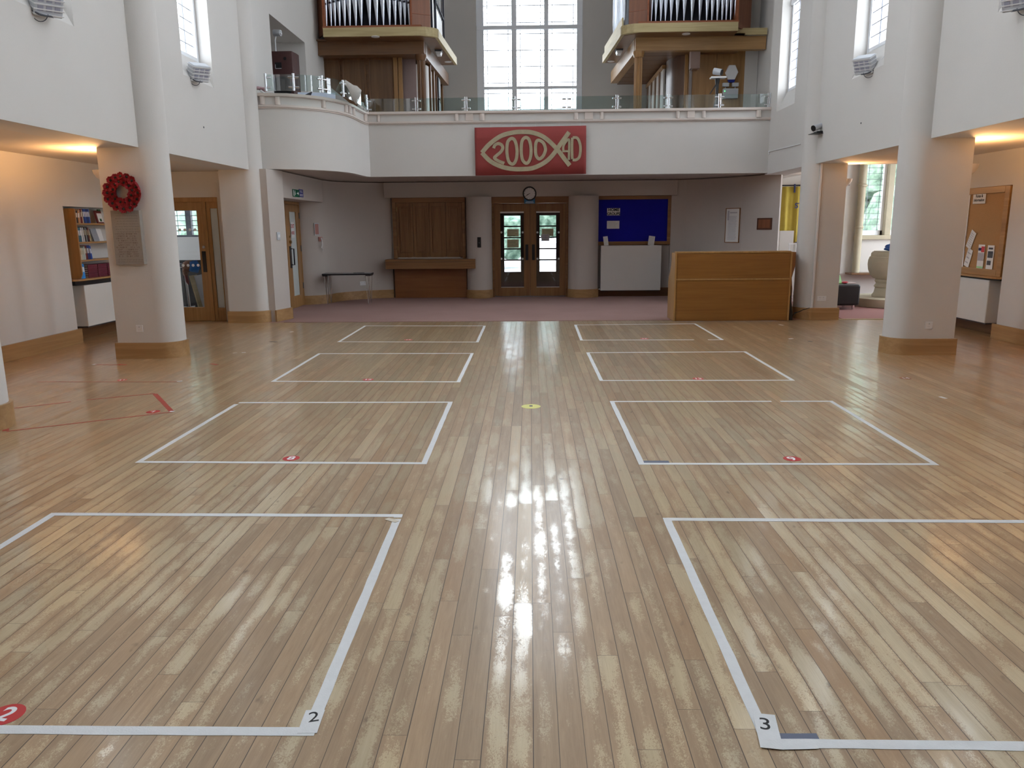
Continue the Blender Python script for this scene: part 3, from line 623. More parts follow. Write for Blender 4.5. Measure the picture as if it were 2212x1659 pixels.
# clock
t=thing('wall_clock','round white clock with black rim above the double doors','clock',(OY(1144,418,17.2).x,17.265,OY(1144,418,17.2).z))
g=G(); g.tube([(.137*math.cos(2*PI*i/32),-.025,.137*math.sin(2*PI*i/32)) for i in range(33)],.014,8,cap=False); obj('rim',g,BLACK,t,smooth=True)
g=G(); disc(g,0,0,.135,-.02,0,32); obj('dial',g,WHITEP,t)
g=G()
for i in range(12):
    a=2*PI*i/12; M=Matrix.Rotation(a,4,'Y'); g.box(-.003,.003,-.0225,-.02,.10,.122,M)
obj('hour_marks',g,INK,t)
g=G(); g.box(-.005,.005,-.026,-.0235,-.01,.07,Matrix.Rotation(math.radians(246),4,'Y')); g.box(-.0035,.0035,-.029,-.0265,-.015,.115,Matrix.Rotation(math.radians(238),4,'Y')); obj('hands',g,INK,t)
q=OY(1144,433.5,17.3); t=thing('blue_sign','pale blue sign tucked below the wall clock','sign',(q.x,17.352,q.z)); g=G(); g.box(-.118,.118,-.006,0,-.06,.06); obj('plate',g,BLUEP,t)
g=G(); g.box(-.09,.09,-.008,-.006,-.045,-.035); g.box(-.08,.08,-.008,-.006,-.02,-.014); obj('print',g,WHITEINK,t)
# small fittings on walls
q=OY(1035,523.5,17.02); t=thing('card_reader','small black oblong reader on the column left of the doors','card reader',(q.x,17.042,q.z),.05); g=G(); g.box(-.04,.04,-.03,0,-.11,.11); obj('case',g,BLACK,t,.004); g=G(); g.box(-.004,.004,-.032,-.03,-.02,.0); obj('indicator',g,GREYP,t)
# fire exit sign + blue sign above left door (faces +X)
def px_on(X,u,v): return OX(u,v,X)
q=px_on(-4.25,638.5,417.5); t=thing('exit_sign','green running figure exit sign above the narrow side door','exit sign',(-4.245,q.y,q.z),PI/2)
g=G(); g.box(-.2,.2,-.008,0,-.065,.065); obj('plate',g,GREENS,t)
g=G(); disc(g,-.08,.035,.012,-.011,-.008); g.box(-.1,-.065,-.011,-.008,-.01,.022); g.prism([(-.1,-.01),(-.12,-.05),(-.105,-.05),(-.085,-.01)],-.011,-.008,'Y'); g.prism([(-.08,-.01),(-.05,-.03),(-.04,-.02),(-.065,0)],-.011,-.008,'Y'); g.box(-.18,-.15,-.011,-.008,-.05,.05)
g.prism([(.03,-.008),(.03,.008),(.1,.008),(.1,.03),(.15,0),(.1,-.03),(.1,-.008)],-.011,-.008,'Y'); obj('pictogram',g,WHITEINK,t)
q=px_on(-4.25,649.5,417.5); t=thing('blue_door_sign','small blue instruction sign right of the green exit sign','sign',(-4.245,q.y,q.z),PI/2)
g=G(); g.box(-.13,.13,-.006,0,-.07,.07); obj('plate',g,BLUES,t); g=G(); lines(g,-.1,.1,.01,.055,2,.01,-.0075,.2); lines(g,-.1,.1,-.055,-.01,2,.008,-.0075,.2); obj('print',g,WHITEINK,t)
# switch on pier
q=OY(600,510,13.1); t=thing('switch_plate','square grey switch plate on the pier left of the narrow door','switch',(-4.275,13.2,q.z),PI/2-.25); g=G(); g.box(-.05,.05,-.012,0,-.065,.065); obj('plate',g,GREYP,t,.003); g=G(); g.box(-.03,.03,-.016,-.012,-.025,.025); obj('rocker',g,WHITEP,t)
# red call plate + handset
q=OY(691.5,495,16.3); t=thing('alarm_call_panel','small pinkish red framed panel on the curved wall by the table','alarm panel',(-4.385,16.0,q.z),.75); g=G(); g.box(-.055,.055,-.02,0,-.125,.125); obj('case',g,GREYP,t,.003); g=G(); g.box(-.04,.04,-.024,-.02,-.105,.105); obj('front_plate',g,REDPL,t)
q=OY(698,523,16.3); t=thing('wall_telephone','red and white handset hanging below the small red panel','telephone',(-4.335,16.055,q.z),.75); g=G(); g.box(-.04,.04,-.03,0,.02,.11); obj('cradle',g,REDPL,t,.004); g=G(); g.tube([(0,-.04,.09),(.012,-.055,.03),(.012,-.055,-.06),(0,-.04,-.11)],[.018,.013,.013,.018],8); obj('receiver',g,WHITEP,t,smooth=True)
g=G(); g.tube([(.02,-.03,-.1),(.05,-.02,-.16),(.03,-.02,-.2),(.055,-.015,-.12),(.06,-.01,.0)],.003,6); obj('cord',g,WHITEP,t)
# socket under table
def socket(lb,loc,rz,w=.15,h=.088,sw=2,g_=None):
    t=thing('power_socket',lb,'socket',loc,rz,g_); g=G(); g.box(-w/2,w/2,-.01,0,-h/2,h/2); obj('plate',g,WHITEP,t,.003)
    g=G()
    for k in range(sw):
        x=(k-(sw-1)/2)*.06; g.box(x-.006,x+.006,-.013,-.01,.012,.028); g.box(x-.012,x-.006,-.0105,-.0099,-.02,-.01); g.box(x+.006,x+.012,-.0105,-.0099,-.02,-.01)
    obj('switch',g,GREYP,t); return t
q=OY(765.5,613,16.95); socket('white double socket low on the curved wall behind the table',(-3.71,17.085,q.z),.62)
q=OY(301,710,9.24); socket('white square socket at the foot of the wreath pillar',(q.x,9.25,q.z),0,.085,.085,1)
q=OY(2007,703,9.24); socket('white square socket at the foot of the right front pillar',(q.x,9.25,q.z),0,.085,.085,1)
q=OY(1775,645,12.82); socket('white wide socket on the pillar beside the welcome desk',(q.x,12.83,q.z),0,.146,.08,2)
q=OY(1579.5,531,16.5); socket('small white switch under the tall framed text',(q.x+.0,16.575,q.z),-.865,.085,.085,1)
# folding table
t=thing('folding_table','folding table with grey top, black edge and splayed steel legs','table',(-3.77,15.97,.006),.03)
g=G(); g.box(-.49,.49,-.2,.2,.615,.635); obj('tabletop',g,plain('grey_laminate',(.33,.33,.35),.35),t,.004)
g=G(); g.box(-.495,.495,-.205,-.195,.605,.637); g.box(-.495,.495,.195,.205,.605,.637); g.box(-.495,-.485,-.2,.2,.605,.637); g.box(.485,.495,-.2,.2,.605,.637); obj('edge_strip',g,BLACK,t,.003)
for sx in (-1,1):
    g=G(); g.box(sx*.44-.05,sx*.44+.05,-.17,.17,.585,.612); obj('leg_bracket',g,BLACK,t)
    for sy in (-1,1):
        g=G(); x=sx*.42; y=sy*.16; g.tube([(x-.04,y,.6),(x,y,.01),(x+.008,y,.01),(x+.045,y,.6)],.007,8); obj('leg',g,STEEL,t,smooth=True)
t=thing('papers','small dark papers lying on the folding table','papers',(-3.55,15.99,.643),.3); g=G(); g.box(-.11,.11,-.07,.07,0,.008); obj('sheets',g,DKGREY,t)
# white wheeled cabinet behind desk
t=thing('wheeled_cabinet','white cabinet on castors with a grey worktop behind the welcome desk','cabinet',(3.33,16.55,.006),-.25)
g=G(); g.box(-.24,.4,-.28,.28,.07,.95); obj('body',g,plain('cool_white_laminate',(.55,.57,.6),.4),t,.006); g=G(); g.box(-.27,.43,-.31,.31,.95,.98); obj('worktop',g,plain('grey_worktop',(.25,.25,.26),.4),t,.008)
g=G(); g.box(-.24,-.22,-.285,-.28,.1,.93); obj('door_edge',g,GREYP,t)
g=G(); g.cyl((-.18,-.292,.5),(-.18,-.292,.6),.01,8); obj('handle',g,STEEL,t)
for x in (-.2,.36):
    for y in (-.22,.22): g=G(); g.cyl((x-.012,y,.028),(x+.012,y,.028),.028,12); g.box(x-.01,x+.01,y-.01,y+.01,.04,.07); obj('castor',g,STEEL,t)
# welcome desk
t=thing('welcome_desk','large oak veneered welcome desk with two-panel front standing on the boards','desk',(3.29,12.68,.008))
a,b=-.915,.92
g=G(); g.box(a,b,0,.03,.0,1.10); obj('carcass_front',g,DESKX,t)
g=G(); g.box(a+.02,b-.02,-.006,0,.695,1.085); obj('upper_panel',g,DESKX,t,.002)
g=G(); g.box(a+.02,b-.02,-.006,0,.012,.665); obj('lower_panel',g,DESKX,t,.002)
g=G(); g.box(a+.0,b,-.014,.0,.667,.691); obj('middle_rail',g,DESKZ,t,.003)
g=G(); g.box(a,b+.0,-.012,.2,1.10,1.125); obj('top',g,DESKZ,t,.004)
for x0,x1 in ((a-.025,a),(b,b+.025)):
    g=G(); g.prism([(-.015,0),(.56,0),(.56,.62),(.50,.70),(.40,.80),(.34,.9),(.32,1.02),(.32,1.105),(-.015,1.105)],x0,x1,'X'); obj('side_panel',g,DESKZ,t,.003)
g=G(); g.box(a,b,.03,.56,.72,.745); obj('work_surface',g,DESKX,t)
# rear right end of desk
t=thing('side_unit','darker oak end unit standing behind the right end of the welcome desk','unit',(4.31,12.97,.007))
g=G(); g.prism([(-.06,0),(.05,0),(.05,.5),(.03,.68),(.075,.86),(.075,1.1),(-.06,1.1)],-.01,.012,'Y'); obj('end_panel',g,wood('unit_z',(.27,.1,.03),(.36,.16,.05),'Z'),t,.003)
g=G(); g.box(-.06,.07,.012,.3,1.07,1.1); obj('top',g,DESKX,t); g=G(); g.box(-.06,-.045,.012,.3,0,1.07); obj('back_panel',g,DESKX,t)
t=thing('folded_umbrella','black folded umbrella and bag propped at the right end of the desk','umbrella',(4.30,12.84,0)); g=G(); g.tube([(0,0,0.0),(.005,0,.12),(.0,.01,.3),(.01,.015,.42)],[.055,.045,.02,.006],10); obj('bag',g,BLACKL,t,smooth=True); g=G(); g.tube([(.01,.015,.40),(.0,.02,.56)],.006,8); obj('handle',g,BLACK,t)
# framed text, plaque
def seg_frame(u,v,p,q):
    n=Vector((q[1]-p[1],-(q[0]-p[0]),0)); r=ray(u,v); tt=n.dot(Vector((p[0],p[1],0)))/n.dot(r); return Vector((r.x*tt,r.y*tt,H+r.z*tt))
p,q=RA[3],RA[4]; c=seg_frame(1583,487,p,q); ang=math.atan2(q[1]-p[1],q[0]-p[0])
t=thing('framed_text','tall narrow framed illuminated text on the wall right of the blue board','picture',(c.x,c.y,c.z),ang)
g=G(); w,h=.175,.355; g.box(-w,w,-.018,-.01,-h,h); obj('sheet',g,PAPER,t)
g=G(); g.box(-w,-w+.016,-.025,0,-h,h); g.box(w-.016,w,-.025,0,-h,h); g.box(-w,w,-.025,0,h-.016,h); g.box(-w,w,-.025,0,-h,-h+.016); obj('frame',g,EOAKZ,t)
g=G(); lines(g,-w*.6,w*.6,-h*.85,h*.55,30,.006,-.0195,.15); g.box(-w*.72,-w*.5,-.0195,-.018,h*.3,h*.85); g.box(-w*.4,w*.6,-.0195,-.018,h*.7,h*.76); obj('script',g,GREYPA,t)
p,q=RA[4],RA[5]; c=seg_frame(1652,483.5,p,q); ang=math.atan2(q[1]-p[1],q[0]-p[0])
t=thing('wooden_plaque','small dark brown wooden plaque on the cream wall left of the yellow banner','plaque',(c.x,c.y,c.z),ang); g=G(); g.box(-.19,.19,-.02,0,-.115,.115); obj('board',g,BROWNP,t,.008); g=G(); g.box(-.15,.15,-.024,-.02,-.085,.085); obj('inner_panel',g,REDW,t,.004)
# yellow banner
t=thing('hanging_banner','yellow hanging cloth banner with navy letters and blue cross behind the right pillar','banner',(5.85,16.55,0))
g=G(); W_=60; vs_=[];fs=[]
for i in range(W_+1):
    x=-.62+1.3*i/W_; dy=.02*math.sin(x*26)+.012*math.sin(x*51+1)
    for z in (1.14,1.5,1.9,2.32): vs_.append((x,dy*(1.2-.3*(z-1.1)),z))
for i in range(W_):
    for k in range(3): fs.append((i*4+k,(i+1)*4+k,(i+1)*4+k+1,i*4+k+1))
g.add(vs_,fs); o=obj('cloth',g,YELC,t,smooth=True); so=o.modifiers.new('thickness','SOLIDIFY'); so.thickness=.006
g=G(); g.cyl((-.7,.0,2.345),(.75,.0,2.345),.013,8); obj('pole',g,BLACK,t)
for x in (-.37,-.07,.2,.48): g=G(); g.box(x-.012,x+.012,-.03,.02,2.2,2.37); obj('hanging_loop',g,BLUEINK,t)
txt('lettering','SAR',.15,BLUEINK,t,(-.06,-.05,2.1),bold=.004); txt('lettering','ST.FRA',.15,BLUEINK,t,(-.13,-.05,1.93),bold=.004); txt('lettering','ERS',.16,BLUEINK,t,(-.1,-.06,1.27),bold=.006)
g=G(); 
for a in range(4):
    g.prism([(-.03,.05),(.03,.05),(.11,.24),(.05,.215),(0,.25),(-.05,.215),(-.11,.24)],-.045,-.04,'Y',Matrix.Rotation(a*PI/2,4,'Y')@Matrix.Identity(4))
g.box(-.05,.05,-.045,-.04,-.06,.06)
obj('cross_motif',g,BLUEC,t,loc=(.06,0,1.68))
g=G(); g.box(-.3,.66,-.05,-.045,1.14,1.19); obj('motif_border',g,BLUEINK,t)
t=thing('low_partition','low pale partition in front of the foot of the yellow banner','partition',(5.33,16.2,.006)); g=G(); g.box(-.2,.08,0,.06,0,1.42); obj('panel',g,WALL,t,.004)
t=thing('white_gate','small white barred gate behind the welcome desk','gate',(5.5,15.9,.006)); g=G(); g.box(-.28,.3,0,.02,1.15,1.18); obj('rail',g,WHITEP,t); g=G(); g.box(-.28,.3,0,.02,.1,.13); obj('rail',g,WHITEP,t)
for k in range(5): g=G(); g.box(-.27+k*.135,-.25+k*.135,0,.02,.0,1.15); obj('bar',g,WHITEP,t)
# ================================================================ CHAPEL
fc=(7.0,15.1)
t=thing('stone_font','large buff stone font on a round step in the chapel','font',(fc[0],fc[1],.006))
g=G(); g.lathe([(.78,0),(.78,.16)],40); obj('step',g,FONT_S,t,.01,smooth=True)
g=G(); g.lathe([(.36,.16),(.36,.2),(.33,.24),(.31,.33),(.335,.36),(.30,.42),(.325,.46),(.315,.5)],32,cap=False); obj('pedestal',g,FONT_S,t,smooth=True)
g=G(); g.lathe([(.31,.5),(.36,.52),(.42,.58),(.46,.68),(.475,.78),(.47,.86),(.455,.9),(.455,.915),(.43,.93),(.425,.99),(.40,1.02),(.34,1.02),(.33,.95),(0.001,.9)],40,cap=False); obj('bowl',g,FONT_S,t,smooth=True)
g=G(); g.lathe([(.38,1.02),(.38,1.035)],32); obj('lid',g,plain('font_lid_wood',(.45,.38,.3),.6),t)
t=thing('blue_bag','bunched shiny blue bag lying on top of the font','bag',(6.98,15.05,1.042)); g=G(); g.sph((-.08,0,.07),.1,(1.2,1,.75)); g.sph((.03,.02,.06),.09,(1,1,.7)); g.sph((-.15,-.02,.04),.07,(1.1,1,.6)); o=obj('folds',g,plain('shiny_blue_plastic',(.01,.06,.25),.15),t,smooth=True)
dt=bpy.data.textures.new('crumple','CLOUDS'); dt.noise_scale=.06; md=o.modifiers.new('crumple','DISPLACE'); md.texture=dt; md.strength=.05; md.texture_coords='LOCAL'
t=thing('cream_cloth','cream folded cloth beside the blue bag on the font lid','cloth',(7.12,15.0,1.042),.5); g=G(); g.box(-.13,.13,-.1,.1,0,.05); obj('folded_cloth',g,plain('cream_linen',(.55,.42,.26),.8),t,.012)
t=thing('ottoman','black leatherette cube seat on chrome feet in the chapel','seat',(5.66,14.55,.006),.05)
g=G(); g.box(-.38,.38,-.28,.28,.075,.46); obj('cushion',g,BLACKL,t,.035)
for x in (-.3,.3):
    for y in (-.2,.2): g=G(); g.cyl((x,y,0),(x,y,.08),.022,12); obj('foot',g,CHROME,t)
t=thing('lime_booklet','lime green striped booklet propped on the black seat','booklet',(5.68,14.5,.47),.2,rot=(-.5,0,.2)); g=G(); g.box(-.12,.12,0,.012,0,.17); obj('cover',g,GREENP,t); g=G(); lines(g,-.1,.1,.02,.15,6,.006,-.0008,.1); obj('print',g,WHITEINK,t)
t=thing('red_purse','small red pouch beside the green booklet on the black seat','pouch',(5.84,14.5,.468)); g=G(); g.sph((0,0,.02),.045,(1.3,1,.5)); obj('pouch',g,REDP,t,smooth=True)
t=thing('small_black_bag','small black bag behind the green booklet on the black seat','bag',(5.56,14.62,.468)); g=G(); g.sph((0,0,.1),.09,(1,1,1.1)); obj('pouch',g,BLACKL,t,smooth=True)
t=thing('pale_papers','pale pink papers at the right front of the black seat','papers',(5.95,14.5,.468),.1); g=G(); g.box(-.1,.06,-.08,.08,0,.02); obj('sheets',g,plain('pale_pink_paper',(.7,.6,.58),.8),t,.003)
# ================================================================ STORE ROOM
def sx(u,Y): return OY(u,600,Y).x
g=G(); g.box(sx(372,15.3),sx(436,15.3),15.3,15.35,.001,OY(400,562,15.3).z); o=obj('store_dark_sheet',g,plain('store_shade_black',(.012,.012,.013),.7)); tag(o,'added black sheet standing in for the dark lower back of the store room','board')  # black sheet added to darken the lower view into the store
Y=14.3; xa,xb=sx(389,Y),sx(404,Y)
t=thing('trolley','steel folding trolley standing behind the glazed side door','trolley',(0,Y,.001))
for x in (sx(380,Y),xb):
    g=G(); g.tube([(x,0,.12),(x-.03,.0,.88)],.024,8); obj('upright',g,STEEL,t,smooth=True)
g=G(); g.tube([(sx(372,Y),0,.12),(xb+.1,0,.12)],.022,8); g.tube([(xb-.02,-.22,.12),(xb-.02,.25,.12)],.02,8); g.tube([(sx(372,Y),0,.86),(xb-.03,0,.86)],.014,8); obj('crossbar',g,STEEL,t,smooth=True)
for x,y in ((xb+.08,0),(sx(374,Y),0),(xb-.02,-.22)): g=G(); g.cyl((x-.015,y,.05),(x+.015,y,.05),.05,14); obj('castor',g,CHROME,t,smooth=True)
t=thing('grey_screen','tall dark grey cylinder-edged screen left of the trolley','screen',(0,14.75,.001)); g=G(); g.box(sx(376,14.75),sx(395,14.75),0,.05,.05,.92); obj('panel',g,plain('slate_screen',(.14,.15,.17),.4),t,.02)
t=thing('patterned_bag','brown patterned cloth bag with blue band hanging over the trolley','bag',(sx(411,14.1),14.1,.86)); g=G(); g.sph((0,0,.04),.12,(1.1,.7,.85)); g.sph((-.08,0,-.06),.07,(.8,.7,1.3)); obj('body',g,plain('brown_patterned_cloth',(.22,.11,.07),.9,var=.8,scale=45),t,smooth=True)
g=G(); g.tube([(.07,-.0,-.06),(.10,0,.04),(.08,0,.13)],[.085,.10,.07],12); obj('blue_band',g,plain('blue_cloth',(.01,.12,.4),.8),t,smooth=True); g=G(); g.tube([(-.08,0,-.12),(-.05,-.02,-.24),(-.03,-.02,-.3)],[.03,.03,.01],8); obj('tail',g,plain('maroon_cloth',(.15,.03,.03),.9),t,smooth=True)
t=thing('leaning_boards','two pale boards leaning in the store room by the glazed door','boards',(sx(432,14.5),14.5,.001),0,rot=(0,-.2,0)); g=G(); g.box(0,.025,-.15,.15,.0,.72); obj('board',g,PALEY,t); g=G(); g.box(.05,.2,-.05,-.03,.02,.7); obj('board',g,GREYP,t)

# ================================================================ GALLERY
BP=[(4.58,15.42),(-3.10,15.42)]+[(-3.155,15.3),(-3.18,14.87),(-3.20,14.45),(-3.25,14.15),(-3.36,13.86),(-3.53,13.6),(-3.77,13.38),(-4.0,13.25),(-4.36,13.18),(-4.62,13.16)]
t=thing('gallery_balcony','white curved gallery balcony spanning the hall above the entrance','balcony',(0,15.42,2.53))
T=lambda pl:[(p[0],p[1]-15.42) for p in pl]
bp=T(BP)
BI=offs(BP,-.12)
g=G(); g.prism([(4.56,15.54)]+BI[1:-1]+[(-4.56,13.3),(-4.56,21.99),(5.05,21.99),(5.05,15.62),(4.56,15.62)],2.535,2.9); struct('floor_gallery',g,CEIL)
g=G(); g.ribbon(bp,-.12,0,.0,1.149); obj('parapet',g,WALL,t,smooth=True)
g=G(); g.ribbon(bp,-.01,.035,.985,1.01); g.ribbon(bp,-.01,.022,1.01,1.021) ; g.ribbon(bp,-.01,.018,.965,.985); obj('lower_moulding',g,MOULD,t,smooth=True)
g=G(); 
for o0,o1,z0,z1 in ((-.16,.03,1.145,1.155),(-.16,.045,1.155,1.19),(-.16,.035,1.19,1.2)): g.ribbon(bp,o0,o1,z0,z1)
obj('handrail',g,MOULD,t,smooth=True)
for a,b in ((815,821),(982,991),(1006,1022),(1036,1047),(1240,1249),(1263,1281),(1296,1304),(1460,1468),(1484,1500),(1516,1524),(1633,1644)):
    x0=OY(a,254,15.42).x; x1=OY(b,254,15.42).x; r=(x1-x0)/2
    g=G()
    if r>.07: g.box(x0,x1,-.03,.0,1.02,1.147)
    else: g.lathe([(r,1.02),(r,1.147)],12,((x0+x1)/2,-.005,0),PI,2*PI)
    obj('pilaster',g,MOULD,t,.004)
def on_bulge(u,v,z=3.66):
    return FL(u,v,z)
for a,b,v in ((566,579,215),(596,607,215),(695,706,219),(751,757,229),(758,765,232),(766,771,236),(789,794,249)):
    p=FL((a+b)/2,v,3.66); 
    # snap to nearest point on the bulge line
    best=None
    for i in range(len(BP)-1):
        A=Vector(BP[i]);B_=Vector(BP[i+1]); k=max(0,min(1,(Vector(p[:2])-A).dot(B_-A)/(B_-A).length_squared)); qq=A+(B_-A)*k; dd=(qq-Vector(p[:2])).length
        if best is None or dd<best[0]: best=(dd,qq,(B_-A).normalized())
    _,qq,dr=best; g=G(); r=.045; g.lathe([(r,1.02),(r,1.147)],12,(qq.x,qq.y-15.42,0)); obj('pilaster',g,MOULD,t,smooth=True)
# glass balustrade
t=thing('glass_balustrade','low clear glass balustrade with paired steel posts along the gallery rail','balustrade',(0,15.48,3.73))
xs=[OY(u,236,15.50).x for u in (793.5,900,1007,1115,1224,1332,1443,1553)]+[4.54]
def post(x,y,rz,single=False,clamps=(-1,1)):
    M=Matrix.Translation((x,y,0))@Matrix.Rotation(rz,4,'Z'); g=G()
    if single: g.tube([(0,0,0),(0,0,.265)],.021,12,M=M)
    else:
        for dx in (-.018,.018): g.tube([(dx,0,0),(dx,0,.265)],.0095,8,M=M)
    p=obj('post',g,STEEL,t,smooth=True)
    g=G()
    for z in (.055,.205):
        for s in clamps:
            g.tube([(s*.02,0,z),(s*.085,0,z)],.017,10,M=M)
    obj('clamp',g,STEEL,p,smooth=True)
for i,x in enumerate(xs): post(x,0,0,False,(-1,1) if 0<i<len(xs)-1 else ((1,) if i==0 else (-1,)))
for i in range(len(xs)-1):
    g=G(); g.box(xs[i]+.035,xs[i+1]-.035,-.005,.005,.0,.25); obj('glass_panel',g,G_RAIL,t)
pb=[FL(u,v,3.73) for u,v in ((573.4,196),(634,195.5),(695.6,199.5),(741,208.5),(768.4,221),(791.8,236.5))]
pb=[Vector((p.x,p.y-15.48)) for p in pb]
for i,p in enumerate(pb):
    dvec=(pb[min(i+1,5)]-pb[max(i-1,0)]).normalized(); post(p.x,p.y+.03,math.atan2(dvec.y,dvec.x),True,(1,) if i==0 else (-1,1))
for i in range(5):
    g=G(); a,b=pb[i],pb[i+1]; mid=(a+b)/2; nn=Vector((b-a).normalized()); nr=Vector((nn.y,-nn.x)); k=.03 if i in(1,2) else .01
    pl=[tuple(a+nn*.03+Vector((0,.03))),tuple(mid+nr*k+Vector((0,.03))),tuple(b-nn*.03+Vector((0,.03)))]
    g.ribbon(pl,-.005,.005,.0,.25); obj('glass_panel',g,G_RAIL,t,smooth=True)
# ---------------------------------------------------------------- organ cases (mirror pair)
def organ(s):
    side='left' if s<0 else 'right'
    t=thing('pipe_organ_case',f'{side} organ case on its oak platform {"left" if s<0 else "right"} of the tall window','organ',(0,0,0))
    def bx(g,x0,x1,*r): g.box(s*x0,s*x1,*r)
    def poly(pl): return [(s*x,y) for x,y in pl]
    # platform
    cor=[(2.36,17.20),(2.18,17.22),(2.04,17.30),(1.94,17.42)]
    top=[(4.33,17.20)]+cor+[(1.80,20.2),(2.3,20.2),(2.3,18.2),(4.33,18.2)]
    g=G(); g.prism(poly([(4.33,17.20)]+cor+[(1.93,17.5),(4.33,17.5)]),5.50,5.675); obj('front_fascia',g,PALEX,t)
    g=G(); g.prism(poly([(1.93,17.5),(1.94,17.42),(1.80,20.25),(1.86,20.25),(2.0,17.5)]),5.50,5.675); obj('side_fascia',g,PALEY,t)
    g=G(); g.prism(poly([(4.33,17.24),(2.3,17.24),(2.0,17.45),(1.86,20.2),(4.56,20.2),(4.56,17.5),(4.33,17.5)]),5.49,5.52); obj('underside',g,DOAKX,t)
    if s>0: g=G(); g.box(4.33,5.02,17.5,17.56,5.49,5.62); obj('fascia_return',g,PALEX,t)
    # beams
    XE=4.565 if s<0 else 5.04
    g=G(); bx(g,2.27,XE,17.62,17.78,5.22,5.49); bx(g,2.26,XE,17.605,17.62,5.22,5.245); o=obj('front_beam',g,(DOAKX if s<0 else OAKX),t)
    g=G(); g.prism(poly([(2.26,17.785),(2.42,17.785),(2.3,21.3),(2.12,21.3)]),5.2,5.49); obj('side_beam',g,(DOAKY if s<0 else OAKY),t)
    # fluted column
    g=G(); m=96; cx,cy=s*2.35,17.70; rr=.088
    pts=[]
    for i in range(m):
        a=2*PI*i/m; r=rr*(1-.2*(.5+.5*math.cos(a*12))); pts.append((cx+r*math.cos(a),cy+r*math.sin(a)))
    g.prism(pts,2.9,5.14); g2=G(); g2.lathe([(.095,5.10),(.11,5.13),(.11,5.15),(.125,5.17),(.125,5.22)],24,(cx,cy,0)); 
    ct=thing('fluted_column','fluted oak column under the inner front corner of the %s organ'%side,'column',(0,0,0)); cl=obj('shaft',g,(DOAKZ if s<0 else OAKZ),ct,smooth=True); obj('capital',g2,(DOAKZ if s<0 else OAKZ),ct,smooth=True)
    # case : front frame + pipes
    z0=5.70
    g=G(); bx(g,2.27,4.36,17.28,17.40,5.675,z0+.03); obj('case_sill',g,REDX,t)
    g=G(); bx(g,4.30,4.35,17.30,17.6,z0,7.7); obj('case_post',g,REDX,t); g=G(); bx(g,2.46,2.50,17.30,17.6,z0,7.7); obj('case_post',g,REDX,t)
    g=G(); g.prism(poly([(2.46,17.32),(2.10,17.50),(2.12,17.54),(2.47,17.36)]),5.67,7.7); obj('corner_panel',g,REDW,t)
    g=G(); g.prism(poly([(2.455,17.315),(2.095,17.495),(2.10,17.505),(2.46,17.325)]),5.96,5.975); obj('panel_moulding',g,REDX,t)
    g=G(); g.prism(poly([(4.35,17.34),((4.565 if s<0 else 4.73),17.75),((4.565 if s<0 else 4.73),17.8),(4.35,17.4)]),5.60,7.7); obj('outer_side_panel',g,REDW,t)
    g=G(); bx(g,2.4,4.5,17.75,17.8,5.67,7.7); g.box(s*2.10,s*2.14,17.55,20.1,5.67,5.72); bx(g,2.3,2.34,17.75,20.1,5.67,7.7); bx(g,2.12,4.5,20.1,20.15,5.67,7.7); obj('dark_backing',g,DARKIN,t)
    g=G(); bx(g,2.06,4.5,17.3,20.2,7.7,7.9); obj('case_top',g,REDW,t)
    if s<0: px=[705,715,723.5,733.5,744.5,755.5,768.5,780.5,798.5,814,828,841.5,854,865.5,875,884.5]
    else: px=[1397,1406.5,1416,1427,1437,1449,1462,1477,1494,1511,1526,1537.5,1549,1559.5,1568.5,1578,1587.5]
    nP=len(px)
    for i,u in enumerate(px):
        x=OY(u,50,17.42).x; mid=abs(i-(nP-1)/2)/((nP-1)/2); r=.042+.028*(1-mid); hf=.46+.16*(1-mid)
        if s>0: hf=.52+.1*(1-mid)
        g=G(); zt=6.9+.6*(1-mid)
        g.tube([(x,17.43,z0+.03),(x,17.43,z0+hf),(x,17.43,z0+hf+.02)],[.010,r,r],14,cap=True); g.tube([(x,17.43,z0+hf+.02),(x,17.43,zt)],[r*.97,r*.97],14)
        pp=obj('organ_pipe',g,PIPEM,t,smooth=True)
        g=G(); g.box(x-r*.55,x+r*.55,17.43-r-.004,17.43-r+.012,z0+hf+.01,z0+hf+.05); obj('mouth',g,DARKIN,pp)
    # side towards the window
    if s>0:
        for i in range(15):
            y=17.62+i*.155; r=.03+.012*math.sin(i*.9); hf=.35+.25*abs(math.sin(i*.55))
            g=G(); g.tube([(s*2.03,y,5.70),(s*2.03,y,5.70+hf),(s*2.03,y,7.5)],[.009,r,r],10); obj('side_pipe',g,PIPEM,t,smooth=True)
        g=G(); g.prism([(1.99,17.50),(1.96,17.50),(1.84,20.15),(1.87,20.15)],5.675,5.86); obj('side_kick_board',g,PALEY,t)
    else:
        for (ya,yb) in ((17.56,18.25),(18.29,19.98)):
            g=G(); g.box(-2.09,-2.06,ya,ya+.05,5.67,7.7); g.box(-2.09,-2.06,yb-.05,yb,5.67,7.7); g.box(-2.09,-2.06,ya,yb,5.67,5.72); g.box(-2.09,-2.06,ya,yb,6.45,6.5); obj('side_frame',g,DARKIN,t)
            g=G(); g.box(-2.10,-2.095,ya+.15,yb-.2,5.75,6.4); obj('white_panel',g,WHITEM,t)
            for k in range(6):
                y=ya+.1+(yb-ya-.2)*k/5; g=G(); g.tube([(-2.13,y,5.7),(-2.13,y,6.9),(-2.13,y+.1,7.1),(-2.13,y+.1,7.6)],.014,8); obj('side_pipe',g,WHITEM,t,smooth=True)
    g=G()
    for i in range(8): bx(g,2.34,4.555,17.8+i*.5,17.8+i*.5+.485,5.25,5.28)
    obj('soffit_boards',g,DOAKX,t)
